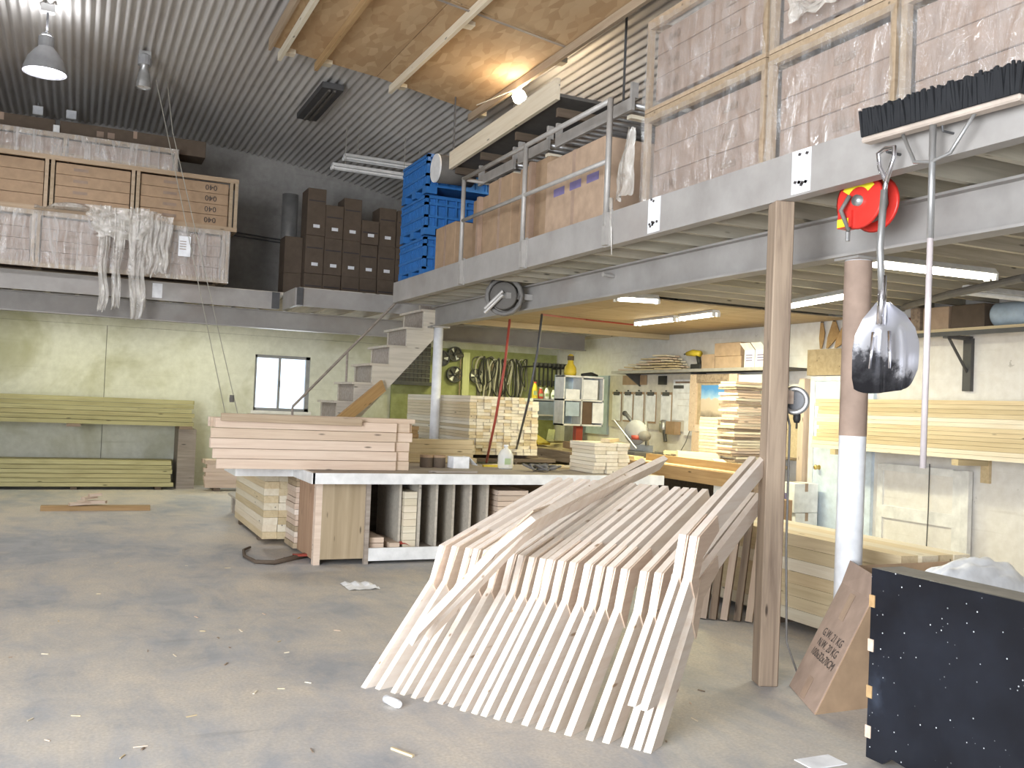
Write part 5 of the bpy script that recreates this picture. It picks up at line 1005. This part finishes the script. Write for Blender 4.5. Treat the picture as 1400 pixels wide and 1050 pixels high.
# long lumber on the right wall
for yy in (8.5, 6.8, 5.2, 3.4):
    t = thing('wall_bracket', {8.5: 'timber arm by the door carrying the right wall lumber', 6.8: 'timber arm carrying the right wall lumber above the white panel', 5.2: 'timber arm carrying the right wall lumber at the picture edge', 3.4: 'timber arm carrying the right wall lumber beyond the picture'}[yy], 'bracket', (8.4, yy, 1.1)); B('arm', (8.12, yy-.04, 1.13), (8.59, yy+.04, 1.19), 'pine_yellow', t); B('wall_plate', (8.56, yy-.05, .95), (8.599, yy+.05, 1.19), 'pine_yellow', t)
for r in range(13):
    mt = random.choice(['pine_yellow', 'pine_yellow', 'pine_pale'])
    for c in range(3):
        if c and r < 12: continue
        z = 1.194+r*.0455+.0215; e = 8.86+random.uniform(-.08, .05)
        tag(board('lumber_board', (8.22+c*.125, e, z), (8.22+c*.125, 3.0, z+.02), .12, .043, mt), f'long yellow board in the right wall stack, {ordw(r)} row up' + (f', {ordw(c)} from the front' if c else ''), 'board', 'lumber on the right wall')
# door on the right wall
dr = thing('door_1', None, None, (8.58, 8.9, 0)); structure(dr)
dl = B('door_leaf', (8.565, 8.42, .01), (8.598, 9.30, 2.02), 'door_paint', dr); B('door_casing', (8.55, 9.30, 0), (8.599, 9.38, 2.08), 'white_trim', dr); B('door_casing', (8.55, 8.32, 0), (8.599, 8.42, 2.08), 'door_paint', dr); B('door_casing', (8.55, 8.42, 2.02), (8.599, 9.30, 2.08), 'white_trim', dr)
M = T(Vector((8.565, 9.19, .93))) @ Matrix.Rotation(math.radians(-90), 4, 'Y'); MB().lathe([(.03, 0), (.03, .01), (.012, .02), (.012, .04), (.03, .05), (.032, .065), (.02, .08)], M, 16).build('door_knob', 'brass', dl, True)
tag(board('door_trim_board', (8.55, 9.47, 0), (8.55, 9.47, 2.05), .1, .12, 'pine_pink', up=(1, 0, 0)), 'tall pinkish board standing left of the white door', 'board')
tag(B('plywood_panel', (8.52, 8.55, 2.09), (8.56, 9.42, 2.42), 'plywood'), 'grained plywood panel above the white door', 'panel')
for k, (px, w_) in enumerate([(1122, .10), (1139, .12), (1158, .17)]):
    q0 = P(px+3, 421, X=8.56); ang = [.0, .12, .22][k]; zt, zb = 2.79, 2.43; yc_ = q0.y
    poly = [(8.56, yc_, zt), (8.56, yc_-w_*.45-ang*.2, zt-.16), (8.56, yc_-w_*.3+ang*.1, zt-.25), (8.56, yc_+ang*.9, zb), (8.56, yc_+.03+ang*.9, zb), (8.56, yc_+w_*.5+ang*.5, zt-.22), (8.56, yc_+.03, zt)]
    t = thing('wood_template', ['left thin wooden template hanging above the door panel', 'middle wooden template hanging above the door panel', 'right wide wooden template hanging above the door panel'][k], 'template', (8.56, yc_, zb)); MB().prism(poly, (.012, 0, 0)).build('template_board', 'pine_orange', t); MB().tube([(8.58, yc_, zt-.02), (8.54, yc_, zt-.02)], .008).build('nail', 'dark_steel', t)
# yellowish cabinet left of the door and white boxes below
t = thing('wall_cabinet', 'yellowish plywood cabinet behind the timber post, left of the door', 'cabinet', (8.4, 9.85, .9)); B('cabinet_body', (8.2, 9.56, 1.0), (8.58, 9.58+.5, 1.02), 'plywood', t); B('cabinet_door', (8.56, 9.56, .98), (8.58, 10.2, 1.95), 'pine_yellow', t); B('handle', (8.54, 9.6, 1.4), (8.56, 9.62, 1.5), 'dark_steel', t)
# old white panel door leaning on the right wall
t = thing('panel_door', 'old white-painted panel door standing on the right wall below the lumber', 'door panel', (8.5, 7.6, 0))
B('panel', (8.55, 7.1, 0), (8.57, 8.2, 1.05), 'wall_cream', t)
for y0, y1 in ((8.12, 8.2), (7.04, 7.16)): B('stile', (8.53, y0, 0), (8.55, y1, 1.05), 'white_trim', t)
for z0, z1 in ((.98, 1.06), (.44, .58), (0, .1)): B('rail', (8.53, 7.16, z0), (8.55, 8.12, z1), 'white_trim', t)
B('hinge_post', (8.5, 6.94, 0), (8.56, 7.03, 1.06), 'white_trim', t); MB().tube([(8.51, 7.45, 1.1), (8.5, 7.44, .6), (8.51, 7.46, .1)], .006).build('cord', 'dark_steel', t)
for k in range(2): carton('white_carton', ['upper white carton on the floor between post and door', 'lower white carton on the floor between post and door'][k], (8.1+.03*k, 9.1, .37-.365*k), (8.48, 9.4, .73-.365*k), 'paper', None, 'y', [((8.096+.03*k, 9.2, .5-.365*k), (8.099+.03*k, 9.3, .6-.365*k), 'ink_blue')])
# ---- far tool wall under the rear mezzanine
make_wall('wall_green', (.28, .30, .13), (.37, .39, .19), (.20, .21, .10))
tag(B('painted_panel', (5.2, 16.46, .9), (8.55, 16.499, 2.56), 'wall_green'), 'yellow-green painted backing panel on the far tool wall', 'panel')
t = thing('wire_rack', 'black wire mesh rack behind the stair on the far wall', 'rack', (5.5, 16.2, 1.9)); x0, x1, z0, z1 = 5.15, 5.9, 1.9, 2.62
for k in range(11): xx = x0+(x1-x0)*k/10; MB().tube([(xx, 16.4, z0), (xx, 16.4, z1)], .006, 5).build('wire', 'dark_steel', t)
for k in range(10): zz = z0+(z1-z0)*k/9; MB().tube([(x0, 16.395, zz), (x1, 16.395, zz)], .006, 5).build('wire', 'galvanised', t)
B('back_sheet', (x0, 16.42, z0), (x1, 16.455, z1), 'shelf_dark', t); B('tray', (x0, 16.25, z0-.06), (x1+.05, 16.455, z0), 'dark_steel', t)
for k, (px, py, r_) in enumerate([(604, 490, .15), (622, 484, .14), (621, 512, .155), (651, 514, .135)]):
    q = P(px, py, Y=16.4); t = thing('fan_wheel', ['leftmost bladed fan wheel hanging on the tool wall, half hidden by the column', 'upper bladed fan wheel hanging on the tool wall', 'lower bladed fan wheel with bright blades on the tool wall', 'darker fan wheel hanging right of the other three'][k], 'fan wheel', q); M = T(q) @ Matrix.Rotation(math.radians(90), 4, 'X')
    MB().lathe([(r_*.86, -.02), (r_, -.02), (r_, .03), (r_*.86, .03), (r_*.86, -.02)], M, 26, False).build('rim', 'dark_steel', t, True); MB().lathe([(r_*.9, -.018), (.005, -.018)], M, 26, False).build('back_plate', 'shelf_dark', t)
    MB().lathe([(.03, -.01), (.035, .03), (.02, .045)], M, 12).build('hub', 'dark_steel', t, True)
    for j in range(6):
        a = j*math.pi/3+k; m = MB().add([M @ Vector((r2*math.cos(a+da), r2*math.sin(a+da), zz)) for r2, da, zz in ((.03, 0, 0), (r_*.84, -.25, 0), (r_*.84, .28, .025), (.03, .5, .02))], [(0, 1, 2, 3), (3, 2, 1, 0)]); m.build('blade', 'white_metal' if j % 3 == k % 3 else 'dark_steel', t)
for k in range(22):
    xx = 6.85+k*.046; zt = 2.45-.05*random.random(); l_ = random.uniform(.45, .85); w_ = random.uniform(.03, .10); yy = 16.41-.012*k/3-.02*(k % 3)
    pts = [(xx+w_*math.sin(a)+.03*math.sin(a*2+k), yy, zt-l_/2+l_/2*math.cos(a)) for a in [i*math.pi/9 for i in range(19)]]
    tag(MB().tube(pts, random.uniform(.009, .02), 6).build('hanging_loop', ['grey_rubber', 'rope', 'black_rubber'][k % 3], smooth=True), ['grey cable loop hanging in the dark tangle on the tool wall', 'pale rope loop hanging in the dark tangle on the tool wall', 'black belt loop hanging in the dark tangle on the tool wall'][k % 3], 'cable', 'loops on the tool wall')
for k in range(5):
    xx = 6.9+k*.13; t = thing('hand_saw', f'dark flat tool hanging low on the tool wall, {["first", "second", "third", "fourth", "fifth"][k]} from the left', 'tool', (xx, 16.42, 1.7), 'flat tools on the wall'); MB().prism([(xx-.05, 16.43, 2.2), (xx+.05, 16.43, 2.2), (xx+.045, 16.43, 1.65-.05*(k % 2)), (xx-.03, 16.43, 1.6)], (0, -.01, 0)).build('tool_blade', 'shelf_dark', t); MB().tube([(xx, 16.42, 2.18), (xx+.02, 16.42, 2.34)], .022).build('grip', 'weathered', t)
tag(board('wall_batten', (6.62, 16.42, 1.35), (6.62, 16.42, 2.5), .14, .04, 'green_batten', up=(0, 1, 0)), 'pale green upright batten on the tool wall', 'batten')
t = thing('mallet', 'long-handled dark mallet hanging beside the green batten', 'tool', (6.5, 16.4, 1.7)); MB().tube([(6.5, 16.4, 1.6), (6.5, 16.4, 2.42)], .015).build('handle', 'weathered', t); MB().tube([(6.42, 16.4, 2.42), (6.55, 16.4, 2.44)], .035).build('head', 'shelf_dark', t)
B2 = thing('clamp_rack', 'black rack of hanging clamps right of the tool wall tangle', 'rack', (8.2, 15.6, 2.2)); B('rack_bar', (7.75, 15.9, 2.28), (8.5, 15.94, 2.31), 'black_rubber', B2); B('rack_arm', (7.76, 15.94, 2.28), (7.79, 16.459, 2.31), 'black_rubber', B2); B('rack_arm', (8.46, 15.94, 2.28), (8.49, 16.459, 2.31), 'black_rubber', B2)
for k in range(8):
    xx = 7.8+k*.09; t = thing('bar_clamp', f'black bar clamp hanging on the clamp rack, {["first", "second", "third", "fourth", "fifth", "sixth", "seventh", "eighth"][k]} from the left', 'clamp', (xx, 15.87, 1.9), 'clamps on the rack'); l_ = .42+.12*((k*3) % 3)/2
    B('clamp_bar', (xx-.012, 15.86, 2.34-l_), (xx+.012, 15.89, 2.36), 'black_rubber', t); B('clamp_jaw', (xx-.018, 15.79, 2.311), (xx+.018, 15.95, 2.37), 'dark_steel', t); MB().tube([(xx, 15.8, 2.36-l_), (xx, 15.8, 2.46-l_)], .02).build('clamp_grip', 'black_rubber', t)
# supply shelf with bottles
t = thing('supply_shelf', 'pale blue supply shelf with bottles at the far end of the side bench', 'shelf', (8, 15.3, .94)); B('shelf_board', (7.45, 15.2, 1.66), (8.4, 15.7, 1.69), 'white_trim', t); B('shelf_back', (7.45, 15.68, 1.3), (8.4, 15.7, 1.68), 'blue_panel', t); B('shelf_board', (7.45, 15.2, 1.38), (8.4, 15.7, 1.41), 'white_trim', t); B('shelf_front', (7.45, 15.2, 1.41), (8.4, 15.215, 1.64), 'blue_panel', t)
for xx in (7.45, 8.38): B('side', (xx, 15.2, .9), (xx+.02, 15.7, 1.66), 'white_trim', t)
for k, (x, mt, cm, h_, lab) in enumerate([(7.58, 'yellow_paint', 'red_tag', .3, 'yellow bottle with red cap on the supply shelf'), (7.70, 'red_tag', 'white_plastic', .2, 'red bottle on the supply shelf'), (7.82, 'white_plastic', 'dark_steel', .22, 'white jar left of centre on the supply shelf'), (7.96, 'white_plastic', 'white_plastic', .17, 'short white jar in the middle of the supply shelf'), (8.1, 'green_tape', 'white_plastic', .2, 'greenish tin on the supply shelf'), (8.24, 'white_plastic', 'red_tag', .25, 'white bottle at the right end of the supply shelf')]): bottle(lab, x, 15.4, 1.692, .05, h_, mt, cm)
# paper cabinet
cx0, cx1, cy = 6.9, 7.62, 13.0
t = thing('paper_cabinet', 'tall pale pigeonhole cabinet with papers on the side bench', 'cabinet', (7.25, 13.1, SZ)); 
B('cabinet_back', (cx0, cy+.3, 1.27), (cx1, cy+.32, 2.06), 'blue_panel', t)
for z in (1.27, 1.66, 2.03): B('cabinet_shelf', (cx0, cy, z), (cx1, cy+.3, z+.025), 'white_trim', t)
for x in (cx0, 7.22, cx1-.02): B('cabinet_side', (x, cy, 1.27), (x+.02, cy+.3, 2.05), 'white_trim', t)
B('support_post', (7.2, cy+.1, SZ), (7.32, cy+.2, 1.27), 'red_hose', t)
for k, (xa, xb, za, zb, mt, lab) in enumerate([(7.24, 7.50, 1.69, 2.0, 'paper', 'white hanging sheet in the upper right cabinet hole'), (6.93, 7.18, 1.68, 1.84, 'paper', 'folded sheets in the upper left cabinet hole'), (7.42, 7.62, 1.32, 1.64, 'paper', 'white clipped sheet at the lower right of the paper cabinet'), (6.94, 7.18, 1.42, 1.64, 'blue_panel', 'bluish envelope in the lower left cabinet hole'), (7.24, 7.41, 1.30, 1.65, 'brown_board', 'dark brown clipboard in the lower middle of the paper cabinet')]): tag(B('paper_sheet', (xa, cy-.012, za), (xb, cy-.004, zb), mt), lab, 'paper')
t = thing('spray_can', 'yellow-brown bottle lamp standing on top of the paper cabinet', 'bottle', (7.05, cy+.15, 2.055)); M = T(Vector((7.08, cy+.15, 2.056)))
MB().lathe([(.09, 0), (.10, .05), (.09, .13), (.05, .19), (.04, .29), (.05, .31), (.02, .34)], M, 16).build('bottle_body', 'yellow_paint', t, True); MB().lathe([(.052, .24), (.052, .31)], M, 12).build('dark_collar', 'dark_wood', t)
t = thing('staple_gun', 'black hand tool lying on the paper cabinet top', 'tool', (7.4, cy+.15, 2.055)); MB().tube([(7.28, cy+.15, 2.08), (7.45, cy+.13, 2.1), (7.58, cy+.15, 2.08)], [.02, .03, .015], 8).build('tool_body', 'black_rubber', t, True); MB().tube([(7.5, cy+.15, 2.06), (7.5, cy+.15, 2.14)], .012).build('lever', 'galvanised', t)
# boards lying deep on the side bench
for k, (x0, y0, x1, y1, z, w_, mt) in enumerate([(6.9, 13.6, 7.3, 15.0, .95, .2, 'yellow_paint'), (6.85, 13.3, 7.7, 14.9, 1.02, .12, 'green_batten'), (7.5, 12.2, 7.6, 12.7, .99, .3, 'pine_pale'), (7.3, 11.8, 7.35, 12.15, .98, .25, 'pine_yellow'), (6.9, 12.5, 6.92, 12.9, .96, .1, 'cardboard')]):
    tag(board('stored_board', (x0, y0, z), (x1, y1, z+.02 if k > 1 else z+.12), w_, .1 if k > 1 else .03, mt), ['bright yellow board lying deep on the side bench', 'greenish board crossing the yellow one on the side bench', 'pale block pile on the side bench left of the mitre saw', 'yellow block next to the mitre saw base', 'small brown block at the side bench edge'][k], 'board')
